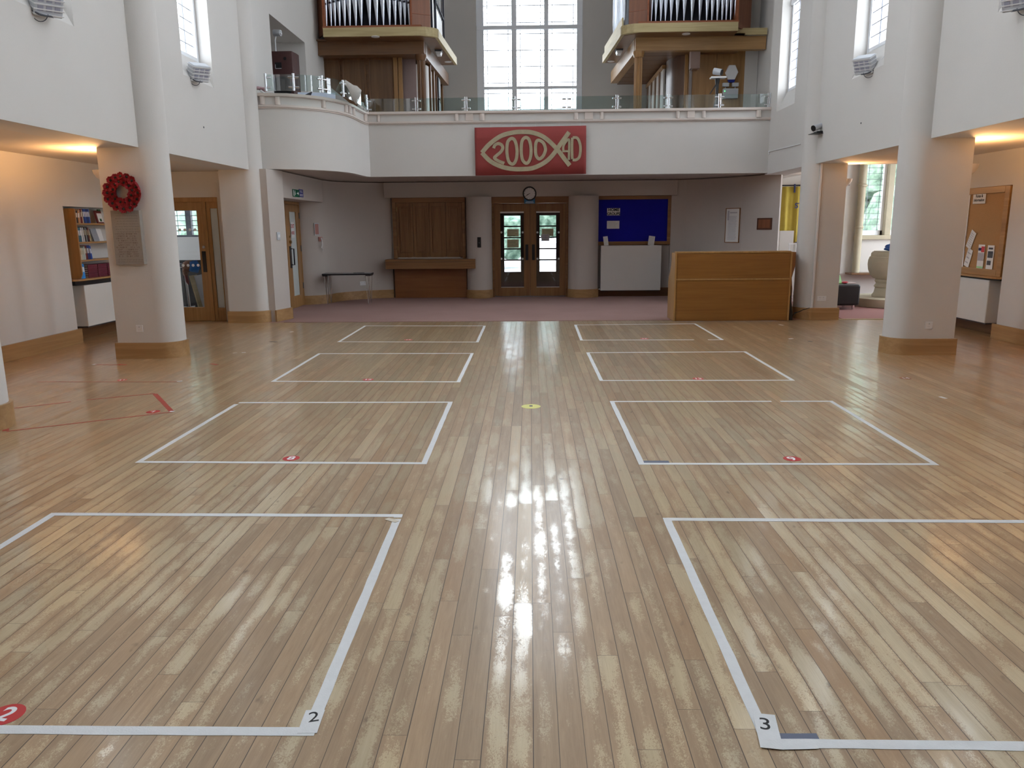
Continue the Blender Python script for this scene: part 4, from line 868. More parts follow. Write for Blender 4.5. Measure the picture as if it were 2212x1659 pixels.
    # fittings under the platform
    for u,v in (((811,80),(968,134)) if s<0 else ((1482,74),(1320,133))):
        q=FL(u,v,5.48); f_=thing('downlight','round downlight under the %s organ platform, %s one'%(side,'inner' if abs(q.x)<2.3 else 'outer'),'ceiling light',(q.x,q.y,5.49)); g=G(); g.lathe([(.05,-.01),(.085,-.012),(.085,0)],20); obj('trim_ring',g,WHITEP,f_,smooth=True); g=G(); g.lathe([(.05,-.006),(.05,-.001)],20); obj('lens',g,GREYP,f_)
    u,v=(948,114) if s<0 else (1337,112)
    q=FL(u,v,5.45); f_=thing('bulkhead_lamp','pale prismatic bulkhead lamp under the inner corner of the %s organ platform'%side,'lamp',(q.x,q.y,5.49)); g=G(); g.box(-.08,.08,-.14,.14,-.03,0); obj('base',g,DKGREY,f_); g=G(); g.prism([(-.07,-.03),(.07,-.03),(.045,-.10),(-.045,-.10)],-.12,.12,'Y'); obj('diffuser',g,WHITEP,f_,.008)
    return t
organ(-1); organ(1)
# partition rooms below the organs
t=thing('panelled_partition','dark oak panelled partition below the left organ case','partition',(0,18.1,2.9))
g=G(); g.box(-4.565,-2.9,0,.06,0,2.6); obj('panel_wall',g,DOAKX,t)
for a,b in ((677,737),(742,792),(798,850)):
    x0,x1=OY(a,200,18.1).x,OY(b,200,18.1).x; g=G(); g.box(x0,x0+.03,-.03,0,0,2.35); g.box(x1-.03,x1,-.03,0,0,2.35); g.box(x0,x1,-.03,0,2.3,2.35); pn=obj('panel_moulding',g,DOAKZ,t,.004)
    g=G(); g.box(x0+.03,x1-.03,-.012,0,0,2.3); obj('raised_panel',g,wood('panel_z%d'%a,(.12,.055,.022),(.2,.1,.042),'Z'),pn)
x0,x1=OY(852,200,18.1).x,OY(862,200,18.1).x
g=G(); g.box(x0,x0+.09,-.05,.05,0,2.4); g.box(x1+.0,x1+.09,-.03,.05,0,2.4); obj('door_post',g,OAKZ,t,.004)
t=thing('curved_partition','curved pinkish white partition with doors behind the left fluted column','partition',(0,0,2.9))
g=G(); g.box(-2.9,-2.55,18.25,18.3,0,2.5); obj('pink_wall',g,plain('pinkish_paint',(.33,.24,.23),.7),t)
g=G(); g.ribbon([(-2.55,18.3),(-2.42,18.32),(-2.33,18.42),(-2.30,18.6)],0,.05,0,2.25); obj('curved_panel',g,WHITEM,t,smooth=True)
for i,(a,b) in enumerate(((18.62,18.7),(19.25,19.4),(19.8,19.9),(20.3,20.4),(21.1,21.25))): g=G(); g.box(-2.36,-2.26,a,b,0,2.3); obj('door_post',g,DOAKZ,t,.004)
for a,b in ((18.7,19.25),(19.4,19.8),(19.9,20.3)): g=G(); g.box(-2.34,-2.31,a,b,0,2.25); obj('white_panel',g,WHITEM,t)
g=G(); g.box(-2.34,-2.31,20.4,21.1,0,2.25); obj('yellow_door',g,PALEY,t)
t=thing('oval_sign','small oval red and white sign on the white panel right of the left fluted column','sign',(-2.305,19.0,4.25),PI/2); g=G(); g.prism([(.06*math.cos(a*PI/8),.12*math.sin(a*PI/8)) for a in range(16)],-.01,0,'Y'); obj('red_rim',g,REDP,t); g=G(); g.prism([(.045*math.cos(a*PI/8),.1*math.sin(a*PI/8)) for a in range(16)],-.013,-.01,'Y'); obj('white_face',g,WHITEP,t)
for z,lb in ((.0,'lower dark framed picture on the side partition left of the tall window'),(.52,'upper dark framed picture on the side partition left of the tall window')):
    t=thing('framed_picture',lb,'picture',(-2.25,20.1,4.4),PI/2); g=G(); g.box(-.22,.22,-.02,0,z-.24,z+.24); fr=obj('frame',g,BLACK,t); g=G(); g.box(-.17,.17,-.024,-.02,z-.18,z+.18); obj('picture',g,plain('bluish_print',(.2,.24,.28),.4),t)
t=thing('panelled_partition','oak panelled room with white slats below the right organ case','partition',(0,18.2,2.9))
xa,xb,xc=OY(1483,200,18.2).x,OY(1545,200,18.2).x,4.565
xw=OY(1606,200,18.2).x
g=G(); g.box(xa,xw,0,.06,0,2.6); obj('panel_wall',g,OAKZ,t)
g=G(); g.box(xa+.02,xb,-.02,0,0,2.4); g.box(xb+.05,xw-.1,-.02,0,0,2.4); obj('raised_panel',g,OAKZ,t,.004)
g=G(); g.box(xa-.06,xa+.01,-.04,.06,0,2.5); g.box(xb+.0,xb+.05,-.04,0,0,2.5); obj('door_post',g,OAKZ,t,.004)
g=G(); g.ribbon([(3.62,0),(3.4,.1),(3.25,.35),(3.2,.7)],0,.05,0,2.4); obj('curved_panel',g,wood('curved_dark_z',(.09,.05,.035),(.15,.08,.05),'Z',.3),t,smooth=True)
for i in range(4):
    y=.75+i*.62; g=G(); g.box(3.10,3.14,y,y+.42,0,2.2); obj('white_slat',g,WHITEM,t); g=G(); g.box(3.08,3.16,y+.42,y+.62,0,2.3); obj('dark_post',g,DOAKZ,t)
g=G(); g.box(3.06,3.18,.7,3.3,2.2,2.28); obj('head_rail',g,OAKY,t)
g=G(); g.box(xw,5.05,18.2,18.3,2.9,ZT); struct('wall_gallery',g,GWALL)
q=OY(1503,118,17.75); t=thing('boxed_duct','dusky pink boxed duct hanging under the right organ beam','duct',(q.x,17.85,4.98)); g=G(); g.box(-.1,.1,-.1,.1,-.1,.27); obj('box',g,plain('dusky_paint',(.26,.17,.14),.6),t,.006); g=G(); g.box(-.06,.05,-.06,.06,-.13,-.1); obj('foot',g,DOAKX,t)
# tripod camera
q=OY(1556,168,15.95); t=thing('tripod_camera','silver conference camera on a black tripod behind the glass rail','camera',(q.x,16.1,2.9)); zc=OY(1556,168,16.1).z-2.9
g=G(); g.box(-.16,.14,-.08,.08,zc-.015,zc+.015); obj('base_plate',g,WHITEP,t,.006)
g=G(); g.tube([(-.09,.03,zc+.13),(.04,-.05,zc+.09)],.062,16); hd=obj('camera_head',g,GREYP,t,smooth=True); g=G(); g.tube([(.035,-.047,zc+.092),(.052,-.058,zc+.087)],.055,16); obj('lens',g,BLACK,hd,smooth=True)
g=G(); g.tube([(-.02,0,zc-.02),(-.02,0,zc-.12)],[.05,.035],10); g.tube([(-.02,0,.55),(-.02,0,zc-.1)],.03,10); obj('centre_column',g,BLACK,t,smooth=True)
for k in range(3):
    a=2*PI*k/3+.4; g=G(); g.tube([(-.02,0,zc-.35),(-.02+.3*math.cos(a),.3*math.sin(a),.01)],.016,8); obj('leg',g,BLACK,t,smooth=True)
g=G(); g.tube([(-.04,0,zc-.12),(-.16,-.02,zc-.3)],.012,6); obj('pan_handle',g,BLACK,t)
q=OY(1580,157,18.15); t=thing('alarm_sounder','white hexagonal alarm box with blue base on the wood panel','alarm',(q.x,18.18,q.z)); g=G(); g.prism([(.15*math.cos(a*PI/3)*.92,.165*math.sin(a*PI/3)*1.05) for a in range(6)],-.09,0,'Y'); obj('cover',g,WHITEP,t,.012); g=G(); g.prism([(-.09,-.15),(.09,-.15),(.06,-.21),(-.06,-.21)],-.07,0,'Y'); obj('strobe',g,plain('blue_strobe',(.01,.02,.2),.2),t,.008)
q=OY(1577,201,18.15); t=thing('emergency_light','twin head grey emergency light unit on the wood panel behind the tripod camera','emergency light',(q.x,18.18,q.z)); g=G(); g.box(-.165,.165,-.1,0,-.12,.09); obj('battery_box',g,GREYP,t,.01)
for x in (-.11,.1): g=G(); g.box(x-.07,x+.07,-.09,-.02,.13,.21); g.box(x-.01,x+.01,-.06,-.04,.09,.13); obj('lamp_head',g,GREYP,t,.008)
g=G(); g.sph((-.135,-.102,.03),.014); obj('indicator',g,emis('green_indicator',(.2,1.,.4),2.),t)
# loudspeaker + lamp
sx0,sx1=OY(581,150,15.0).x,OY(632,150,15.0).x; zt=OY(600,110.5,15.).z
t=thing('loudspeaker','large red-brown loudspeaker cabinet on the gallery left corner','loudspeaker',((sx0+sx1)/2,15.0,2.9),-.0)
w=(sx1-sx0)/2; zz=zt-2.9; g=G(); g.prism([(-w,0),(w,0),(w+.03,.22),(w+.03,.36),(-w,.36)],.35,zz); obj('cabinet',g,SPK,t,.006)
g=G(); g.box(-w+.03,w-.02,.03,.33,0,.35); obj('plinth',g,BLACK,t)
g=G(); g.box(-w+.12,-w+.24,-.004,.03,zz-.30,zz-.195); obj('horn',g,BLACK,t); g=G(); g.box(-w+.125,-w+.235,-.008,-.002,zz-.305,zz-.296); g.box(-w+.12,-w+.13,-.008,-.002,zz-.3,zz-.23); obj('horn_lip',g,GREYP,t)
g=G(); disc(g,w-.13,zz-.13,.03,-.003,.02); obj('port',g,BLACK,t)
g=G(); disc(g,0,zz-.63,.195,-.005,.02,32); wf=obj('woofer_surround',g,BLACK,t); g=G(); g.lathe([(.155,0),(.13,.02),(.05,.05),(0.001,.03)],32,M=Matrix.Translation((0,-.006,zz-.63))@Matrix.Rotation(PI/2,4,'X')@Matrix.Rotation(PI,4,'X'),cap=False); obj('cone',g,CONE,wf,smooth=True)
zl=OY(602,70,15.1).z-zt
t=thing('desk_lamp','small silvery lamp on a bent white stem standing on the loudspeaker','lamp',(OY(595,110,15.1).x,15.12,zt)); g=G(); g.tube([(0,0,0),(0,0,.22),(.035,0,.33)],.012,10); g.lathe([(.05,0),(.05,.012)],16); obj('stem',g,WHITEP,t,smooth=True); g=G(); g.tube([(-.01,.0,zl-.005),(.12,-.02,zl-.01)],[.062,.055],14); obj('lamp_shade',g,GREYP,t,smooth=True); g=G(); g.sph((.12,-.03,zl+.02),.02); g.sph((.13,-.04,zl-.03),.02); obj('switch_knob',g,WHITEP,t,smooth=True)
# pink cloth, music sheets, lace
q=FL(566,196,3.79); t=thing('pink_cloth','crumpled pink and white cloth on the left end of the gallery rail','cloth',(q.x-.02,q.y+.06,3.79)); g=G(); 
for k in range(5): g.sph((R.uniform(-.06,.06),R.uniform(-.03,.03),.02+R.uniform(0,.03)),.04,(1.2,1,.7),8)
obj('cloth',g,PINKC,t,smooth=True); g=G(); g.tube([(.0,-.06,.0),(.05,-.1,-.03),(.08,-.11,-.06)],.018,8); obj('tail',g,WHITEP,t,smooth=True)
t=thing('music_stand','tilted pale blue-white music folder on a low stand behind the curved glass rail','music stand',(-3.86,14.45,2.9),.15)
g=G(); g.box(-.32,.35,0,.02,.86,1.12,Matrix.Rotation(-.25,4,'X')); obj('pale_sheet',g,MIRR,t); g=G(); g.tube([(0,.0,0),(0,.15,.86)],.015,8); obj('stand_pole',g,BLACK,t); g=G(); g.prism([(-.45,.86),(-.1,.86),(-.02,1.05)],-.06,-.04,'Y'); obj('dark_cover',g,DKGREY,t)
t=thing('lace_cloth','grey-white lace cloth draped over the curved glass rail','cloth',(0,0,0))
A=FL(736,205,3.92); g=G()
P0=[FL(742,188,3.97),FL(757,200,4.0),FL(773,213,3.98),FL(783,218,3.93)]
top=[Vector((-3.28,14.42,4.07)),Vector((-3.24,14.75,4.06)),Vector((-3.20,15.15,4.045)),Vector((-3.14,15.45,4.045))]
pp=[pb[3]+Vector((0,15.48)),pb[4]+Vector((0,15.48)),pb[5]+Vector((0,15.48))]
line=[pp[0]+(pp[1]-pp[0])*k for k in (.1,.4,.7,1.)]+[pp[1]+(pp[2]-pp[1])*k for k in (.2,.4)]
vs_=[];fs=[]; m=len(line)
drop=[.04,.12,.24,.31,.22,.1]
for i,pq in enumerate(line):
    for j,(dx,dz) in enumerate(((-.035,0.0),(-.03,.0),(.0,.0),(.05,.0),(.09,.01),(.2,-.12))):
        z=4.0 if j in(1,2,3) else (4.0-drop[i] if j==0 else 4.0+dz)
        off=-.045 if j==0 else dx
        vs_.append((pq.x-off*-1*-1+ .0 - (0.03 if j==0 else 0)*-1*-1, pq.y+.03+ (dx if j>1 else -.0)-(.05 if j==0 else 0), z+.01*math.sin(i*2.1+j)))
for i in range(m-1):
    for j in range(5): fs.append((i*6+j,(i+1)*6+j,(i+1)*6+j+1,i*6+j+1))
g.add(vs_,fs); o=obj('lace',g,CLOTHW,t,smooth=True); so=o.modifiers.new('thickness','SOLIDIFY'); so.thickness=.006
t=thing('white_folder','peaked white folder standing behind the curved glass rail','folder',(-3.62,14.85,3.2)); g=G(); g.prism([(-.18,.52),(-.02,.88),(.3,.62),(.3,.0),(-.18,.0)],0,.02,'Y'); obj('cover',g,plain('pale_grey_card',(.5,.5,.48),.7),t)
t=thing('plastic_bag','crumpled translucent white plastic bag beside the lace on the gallery','bag',(-3.2,15.3,3.795)); g=G(); g.sph((0,0,.03),.07,(1,1,1.1)); g.sph((.07,0,-.02),.04,(1,1,1.5)); o=obj('folds',g,plain('milky_plastic',(.6,.6,.58),.4),t,smooth=True); md=o.modifiers.new('crumple','DISPLACE'); md.texture=dt; md.strength=.06; md.texture_coords='LOCAL'
# ================================================================ RED BANNER
TL,BR=OY(1025,279,15.36),OY(1265,375.5,15.36)
cx=(OY(1146,326,15.36).x); cz=OY(1146,326,15.36).z
t=thing('fish_banner','red banner with gold fish outline reading 2000 AD on the balcony front','banner',(cx,15.355,cz),0,rot=(0,math.radians(-.35),0))
K=1/ (OY(1247,326,15.36)-OY(1147,326,15.36)).length*100   # px per m
W2,H2=240/K/2,100/K/2
g=G(); nx=40; vs_=[];fs=[]
for i in range(nx+1):
    x=-W2+2*W2*i/nx
    for k in range(5):
        z=-H2+2*H2*k/4; y=-.008-.004*math.sin(i*.9)-.01*max(0,(x/W2-.55))*max(0,(-z/H2))*math.sin((x-z)*30); vs_.append((x,y,z))
for i in range(nx):
    for k in range(4): fs.append((i*5+k,(i+1)*5+k,(i+1)*5+k+1,i*5+k+1))
g.add(vs_,fs); o=obj('cloth',g,REDC,t,smooth=True); so=o.modifiers.new('thickness','SOLIDIFY'); so.thickness=.006
def bz(x,y): return ((1000+x/7.373-1146)/K, -(260+y/7.373-326.3+(x/7.373-146)*.0)/K)   # banner picture coords from the close crop
SN=[0]
def stroke(name,pts,wd,y=-.022,closed=False,par=t):
    SN[0]+=1; y=y-.0012*SN[0]
    pts=[Vector(bz(*p)) for p in pts]; w=wd/7.373/K; 
    if closed: pts=pts+[pts[0]]
    # smooth catmull
    sm=[]
    n=len(pts)
    for i in range(n-1):
        p0=pts[i-1] if i>0 else (pts[-2] if closed else pts[0]*2-pts[1]); p1,p2=pts[i],pts[i+1]; p3=pts[i+2] if i<n-2 else (pts[1] if closed else pts[-1]*2-pts[-2])
        for k in range(6):
            u=k/6; sm.append(.5*((2*p1)+(-p0+p2)*u+(2*p0-5*p1+4*p2-p3)*u*u+(-p0+3*p1-3*p2+p3)*u**3))
    sm.append(pts[-1]); g=G(); pl=[(p.x,p.y) for p in sm]
    a=offs(pl,w/2); b=offs(pl,-w/2)
    if closed:
        a[0]=a[-1]=tuple((Vector(a[0])+Vector(a[-1]))/2); b[0]=b[-1]=tuple((Vector(b[0])+Vector(b[-1]))/2)
    vs2=[];fs2=[]
    for p_,q_ in zip(a,b): vs2+=[(p_[0],y,p_[1]),(q_[0],y,q_[1]),(q_[0],y+.012,q_[1]),(p_[0],y+.012,p_[1])]
    for i in range(len(a)-1):
        for k in range(4): fs2.append((i*4+k,i*4+(k+1)%4,(i+1)*4+(k+1)%4,(i+1)*4+k))
    fs2+=[(0,1,2,3),tuple((len(a)-1)*4+k for k in (3,2,1,0))]
    g.add(vs2,fs2); return obj(name,g,GOLD,par)
stroke('fish_upper_curve',[(300,505),(420,380),(600,260),(780,210),(950,198),(1120,215),(1300,290),(1480,450),(1600,600),(1700,725)],68)
stroke('fish_lower_curve',[(300,505),(430,635),(600,722),(780,762),(950,768),(1120,752),(1300,672),(1430,560),(1560,385),(1690,215)],68)
stroke('numeral_two',[(490,440),(510,395),(560,370),(615,390),(635,440),(600,500),(530,555),(500,590),(560,635),(655,675)],48)
stroke('numeral_zero',[(780,295),(835,340),(862,480),(845,620),(790,690),(725,640),(700,500),(715,350)],50,closed=True)
stroke('numeral_zero',[(1005,285),(1060,330),(1085,470),(1070,610),(1015,680),(950,630),(928,490),(945,335)],50,closed=True)
stroke('numeral_zero',[(1200,330),(1275,365),(1310,440),(1310,500),(1270,580),(1210,615),(1165,560),(1155,460),(1165,370)],50,closed=True)
stroke('letter_a',[(1600,520),(1600,430),(1650,350),(1690,335),(1690,480),(1685,640)],36)
stroke('letter_a_bar',[(1610,505),(1680,505)],30)
stroke('letter_d',[(1740,300),(1735,450),(1740,630)],42)
stroke('letter_d_bowl',[(1745,300),(1820,310),(1862,400),(1870,500),(1850,600),(1800,640),(1745,640)],42)
g=G()
for x in (-.75,-.35,.1,.55,.95): g.cyl((x,-.006,H2),(x,-.006,H2+.10),.002,5)
obj('hanging_cord',g,WHITEP,t)

# ================================================================ THINGS ON THE PILLARS
cW=OY(269,416,9.22); t=thing('poppy_wreath','round wreath of red paper poppies on the left pillar above the tablet','wreath',(cW.x,9.245,cW.z))
g=G(); g.tube([(.148*math.cos(2*PI*i/24),-.03,.148*math.sin(2*PI*i/24)) for i in range(25)],.05,8,cap=False); obj('ring_base',g,POPPY,t,smooth=True)
proto=None
def poppy(loc,r,rx,rz,rr):
    p=G(); c=G()
    for k in range(4):
        a=k*PI/2+rr; M=Matrix.Rotation(a,4,'Y'); n=7; vs_=[(0,.0,0)]
        for i in range(n+1):
            th=-.85+1.7*i/n; q=r*(1+.08*math.sin(th*9)); vs_.append((q*math.sin(th),-.022-.006*(i%2),q*math.cos(th)))
        p.add(vs_,[(0,i+1,i+2) for i in range(n)],M)
    return p
k=0
for ring,n,rr in ((0,16,.185),(1,12,.118)):
    for i in range(n):
        a=2*PI*i/n+ring*.2; x,z=rr*math.cos(a)+R.uniform(-.008,.008),rr*math.sin(a)+R.uniform(-.008,.008)
        f_=obj('poppy',poppy(None,.045+R.uniform(-.004,.006),0,0,R.uniform(0,1.5)),POPPY,t,loc=(x,-.062-.01*R.random(),z),rot=(R.uniform(-.35,.35),0,R.uniform(-.35,.35)))
        g=G(); g.sph((0,-.012,0),.0155,(1,.6,1),8); obj('black_centre',g,POPC,f_,smooth=True)
a,b=OY(240,455,9.23),OY(318,571,9.23); wx0,wx1=OY(243,500,9.23).x,OY(311,520,9.23).x
t=thing('stone_tablet','grey carved memorial tablet with names below the poppy wreath','tablet',((wx0+wx1)/2,9.25,(a.z+b.z)/2)); w=(wx1-wx0)/2; h=(a.z-b.z)/2
g=G(); g.prism([(-w,0),(w,0),(w,-.012),(w-.014,-.045),(-w+.014,-.045),(-w,-.012)],-h,h,'Z'); obj('slab',g,STONE,t)
g=G(); 
for i in range(8):
    z=h*.9-i*h*.098; x=-w*.75+R.uniform(0,.04)
    while x<w*.72:
        L_=R.uniform(.012,.035); g.tube([(x+L_*k/4,-.0455,z+.005*math.sin(k*2.3+i)) for k in range(5)],.0011,5); x+=L_+.009
for i in range(2):
    z=-h*.82-i*h*.08; x=-w*.75
    while x<w*.8: L_=R.uniform(.012,.035); g.tube([(x+L_*k/4,-.0455,z+.005*math.sin(k*2.3+i)) for k in range(5)],.0011,5); x+=L_+.009
obj('engraved_script',g,plain('engraved_dark_script',(.12,.105,.095),.9),t)  # dark script lines on the slab face
g=G()
for i in range(11):
    z=h*.14-i*h*.083; n_=R.choice((12,14,15,13)); ww=.019; x=-n_*ww/2
    for j in range(n_):
        if R.random()<.85 :
            g.box(x,x+.0022,-.0462,-.0448,z-.0085,z+.0085)
            if R.random()<.6: g.box(x+.009,x+.0112,-.0462,-.0448,z-.0085,z+.0085)
            if R.random()<.8: g.box(x,x+.011,-.0462,-.0448,z+R.choice((-.0085,0,.0065)),z+R.choice((.0085,.0015)))
        x+=ww
obj('engraved_capitals',g,PINKST,t)
# sconces (lit)
WARM=(1.,.53,.21)
def sconce(lb,x,y,z,s,power):
    t=thing('wall_sconce',lb,'wall lamp',(x,y,z)); g=G()
    # half bowl opening upwards, flat side on the pillar end
    prof=[(.003,-.13),(.05,-.118),(.09,-.085),(.118,-.04),(.128,0),(.120,0),(.110,-.04),(.083,-.08),(.045,-.11),(.003,-.12)]
    a0=(-PI/2 if s>0 else PI/2); g.lathe(prof,20,(0,0,0),a0,a0+PI); obj('bowl',g,plain('sconce_plaster',(.72,.66,.6),.7),t,smooth=True)
    g=G(); g.sph((s*.05,0,-.03),.022,n=8); obj('bulb',g,emis('warm_bulb',(1.,.62,.28),60.),t,smooth=True)
    l=bpy.data.lights.new('sconce_light','POINT'); l.energy=power; l.color=WARM; l.shadow_soft_size=.03; lo=bpy.data.objects.new('sconce_light',l); C.objects.link(lo); lo.location=(x+s*.065,y,z+.0)
sconce('white bowl uplighter on the outer end of the wreath pillar',-5.078,9.385,OY(205,367,9.3).z,-1,105)
sconce('white bowl uplighter on the outer end of the right front pillar',5.078,9.385,OY(2105,354,9.3).z,1,105)
sconce('white bowl uplighter on the outer end of the pillar beside the desk',5.078,12.965,OY(1842,386,12.9).z,1,55)
sconce('white bowl uplighter added out of view on the pillar at the left picture edge',-5.078,5.8,2.2,-1,115)  # unseen lamp put in to warm and brighten the left aisle
sconce('white bowl uplighter added out of view on the nearest right pillar',5.078,5.8,2.2,1,115)  # matching unseen lamp put in to brighten the right aisle
# circle seams on pillars are just plaster marks
# CCTV style camera on pillar 2 right with shelf + conduit
q=OY(1767,283,12.8); t=thing('bracket_camera','silver cylindrical camera on a small black shelf high on the right rear pillar','camera',(q.x-.02,12.72,q.z-.045))
g=G(); g.box(-.12,.13,-.1,.11,-.012,0); obj('shelf',g,BLACK,t,.003); g=G(); g.box(-.05,.05,-.08,.08,.0,.03); obj('camera_base',g,BLACK,t,.006)
g=G(); g.tube([(-.10,-.05,.07),(.07,.03,.125)],.045,16); h_=obj('camera_body',g,GREYP,t,smooth=True); g=G(); g.tube([(-.105,-.052,.068),(-.095,-.048,.072)],.047,16); obj('lens_rim',g,BLACK,h_,smooth=True)
g=G(); g.box(.10,.125,.08,.11,-.3,.16); obj('back_plate',g,GREYP,t)
x0=OY(1769,480,12.75).x; t=thing('cable_trunking','slim white trunking running down the right rear pillar from the camera','trunking',(x0+.0,12.82,.2)); g=G(); g.box(-.015,.015,-.022,.0,0,q.z-.25); obj('trunking',g,WHITEP,t); g=G(); g.cyl((-.04,-.01,q.z-.25-.45),(-.02,-.03,q.z-.25),.003,6); obj('cable',g,BLACK,t)
a,b=OX(1661,328,4.56),OX(1729,311,4.56); t=thing('cable_trunking','short white trunking sloping along the wall right of the balcony','trunking',(4.57,a.y,a.z)); g=G(); g.tube([(-.008,0,0),(-.008,b.y-a.y,b.z-a.z)],.009,6); g.box(-.02,0,-.02,.02,-.05,.02); obj('trunking',g,WHITEP,t)
t=thing('black_cable','black cable loop lying along the skirting of the right rear pillar','cable',(4.55,12.79,.2)); g=G(); g.tube([(.05,-.01,.0),(-.05,-.03,-.02),(-.12,-.03,-.06),(-.2,-.01,-.08)],.006,6); g.tube([(.05,-.01,.0),(-.08,-.035,-.035),(-.2,-.0,-.1),(-.24,.02,-.195)],.005,6); obj('cable',g,BLACK,t)
# floodlights in the window sills
def flood(lb,s,y,z,flip=1,sc=1.):
    t=thing('floodlight',lb,'floodlight',(s*4.60,y,z)); 
    # box tilted, lens facing down into the nave ; ribs
    M=Matrix.Translation((-s*.10,flip*-.02,.02))@Matrix.Rotation(-s*.55,4,'Y')@Matrix.Rotation(s*.5,4,'Z')@Matrix.Rotation(.35,4,'X')
    g=G(); g.box(-.07,.07,-.13,.13,-.10,.12,M); bd=obj('lamp_housing',g,GREYP,t,.012)
    g=G()
    for k in range(5): g.box(-.077,.077,-.135,.135,-.085+k*.045,-.075+k*.045,M)
    obj('cooling_ribs',g,WHITEP,bd)
    g=G()
    for i in range(3):
        for j in range(2): g.box(-s*.074,-s*.070,-.10+i*.075,-.05+i*.075,-.05+j*.08,.0+j*.08,M)
    obj('lens_window',g,plain('lamp_lens',(.32,.33,.42),.3),bd)
    g=G(); g.tube([(-s*.02,-.12,-.06),(-s*.10,-.13,-.10),(-s*.14,-.09,-.105),(-s*.15,-.05,-.10),(-s*.12,.05,-.08)],.009,8); obj('mounting_bracket',g,DKGREY,t,smooth=True)
    g=G(); g.tube([(-s*(.07-.055*math.cos(PI*i/10)),-.12+.008*i,-.08-.07*math.sin(PI*i/10)) for i in range(11)],.004,6); obj('cable_loop',g,DKGREY,t,smooth=True)
    g=G(); g.tube([(s*.12,-.42,.26),(s*.02,-.2,.02),(-s*.02,-.12,-.05)],.008,8); g.tube([(s*.14,-.46,.30),(s*.11,-.40,.24)],.02,8); obj('feed_cable',g,GREYP,t,smooth=True)
    return t
q=OX(438,158,-4.4); flood('grey ribbed floodlight on the sill of the second left window',-1,q.y+.12,q.z)
q=OX(1858,142,4.4); flood('grey ribbed floodlight on the sill of the second right window',1,q.y+.1,q.z)
q=OX(118,18,-4.4); flood('large ribbed floodlight at the top left corner of the picture',-1,q.y+.05,q.z+.03)
q=OX(2190,-6,4.4); flood('ribbed floodlight just visible at the top right corner',1,q.y+.1,q.z)
a=OX(1716,215,4.62); t=thing('blind_cord_holder','small white blind cord holder on the sill of the tall right window','cord',(4.66,a.y-.1,a.z+.02)); g=G(); g.tube([(.06,-.2,.16),(0,0,.0),(-.03,.1,-.08)],.007,6); g.tube([(.01,-.02,.02),(-.01,.03,-.02)],.016,8); obj('holder',g,WHITEP,t,smooth=True)
for s,u,v in ((-1,440,275),(1,1860,266)):
    q=OX(u,v,s*4.57); t=thing('wall_stud','small dark stud in the upper %s wall'%('left' if s<0 else 'right'),'stud',(s*4.57,q.y,q.z)); g=G(); g.sph((0,0,0),.014,(.5,1,1),8); obj('stud_head',g,DKGREY,t,smooth=True)
# ================================================================ LEFT NICHE: bookcase, books, radiator
X0=-6.55
t=thing('bookcase','oak bookcase with three shelves set in the left aisle recess','bookcase',(X0,10.6,0),PI/2)   # local x=+Y, local y=-X
# local: x along wall from 0..2, y negative = toward the nave
sd=-.245
g=G(); g.prism([(0,.885),(0,1.855),(sd+.02,1.855),(sd,1.83),(sd,.95),(sd+.03,.885)],.17,.195,'X'); obj('side_panel',g,OAKZ,t,.003)
g=G(); g.prism([(0,.885),(0,1.855),(sd+.02,1.855),(sd,1.83),(sd,.95),(sd+.03,.885)],1.94,1.965,'X'); obj('side_panel',g,OAKZ,t,.003)
shz=[.885,1.145,1.395,1.655]
for z in shz[1:]:
    g=G(); g.box(.195,1.94,sd+.012,0,z-.024,z); obj('shelf',g,OAKX,t,.003)
g=G(); g.box(.195,1.94,-.006,0,.885,1.84); obj('back_panel',g,WALL,t)
ld=thing('window_ledge','thick oak ledge with rounded end carrying the bookcase in the left aisle','ledge',(X0,10.6,0),PI/2); g=G(); g.prism([(0.0,0),(2.0,0),(2.0,-.28),(.12,-.28),(.04,-.26),(.0,-.21)],.858,.883,'Z'); obj('ledge_top',g,OAKX,ld,.004); g=G(); g.box(.02,2.0,-.22,0,.80,.858); obj('ledge_underside',g,BLACK,ld)
def book(x,w,h,d,z,mat,lb,tilt=0.,grp='books on the bookcase shelves',spine=True,y0=sd+.03):
    M=Matrix.Translation((X0,10.6,0))@Matrix.Rotation(PI/2,4,'Z')
    p=M@Vector((x+w/2,y0,z))
    b=thing('book',lb,'book',p,0,grp,rot=(0,0,PI/2)); b.rotation_mode='XYZ'
    Rt=Matrix.Rotation(tilt,4,'Y')
    g=G(); g.box(-w/2,w/2,0,d,0,h,Rt); obj('cover',g,mat,b,.0015)
    g=G(); g.box(-w/2+.002,w/2-.002,.004,d+.001,.003,h+.001-.002,Rt); obj('pages',g,CREAMP,b)
    if spine and w>.016: g=G(); g.box(-w*.3,w*.3,-.0008,0,h*.45,h*.8,Rt); obj('spine_label',g,R.choice((CREAMP,WHITEINK,GOLD)),b)
    return b
cols={'black':(.012,.012,.015),'cream':(.6,.5,.36),'tan':(.45,.2,.08),'dark red':(.14,.02,.02),'navy':(.012,.03,.16),'blue':(.015,.07,.35),'teal':(.04,.13,.2),'white':(.7,.7,.72),'grey':(.3,.33,.38),'orange red':(.5,.12,.06),'bright blue':(.02,.25,.7),'maroon':(.12,.012,.03),'pale green':(.42,.48,.44),'yellow brown':(.35,.26,.08)}
CM={k:plain('book_'+k.replace(' ','_'),v,.5,var=.12,scale=15) for k,v in cols.items()}
ords=['first','second','third','fourth','fifth','sixth','seventh','eighth','ninth','tenth','eleventh','twelfth','thirteenth']
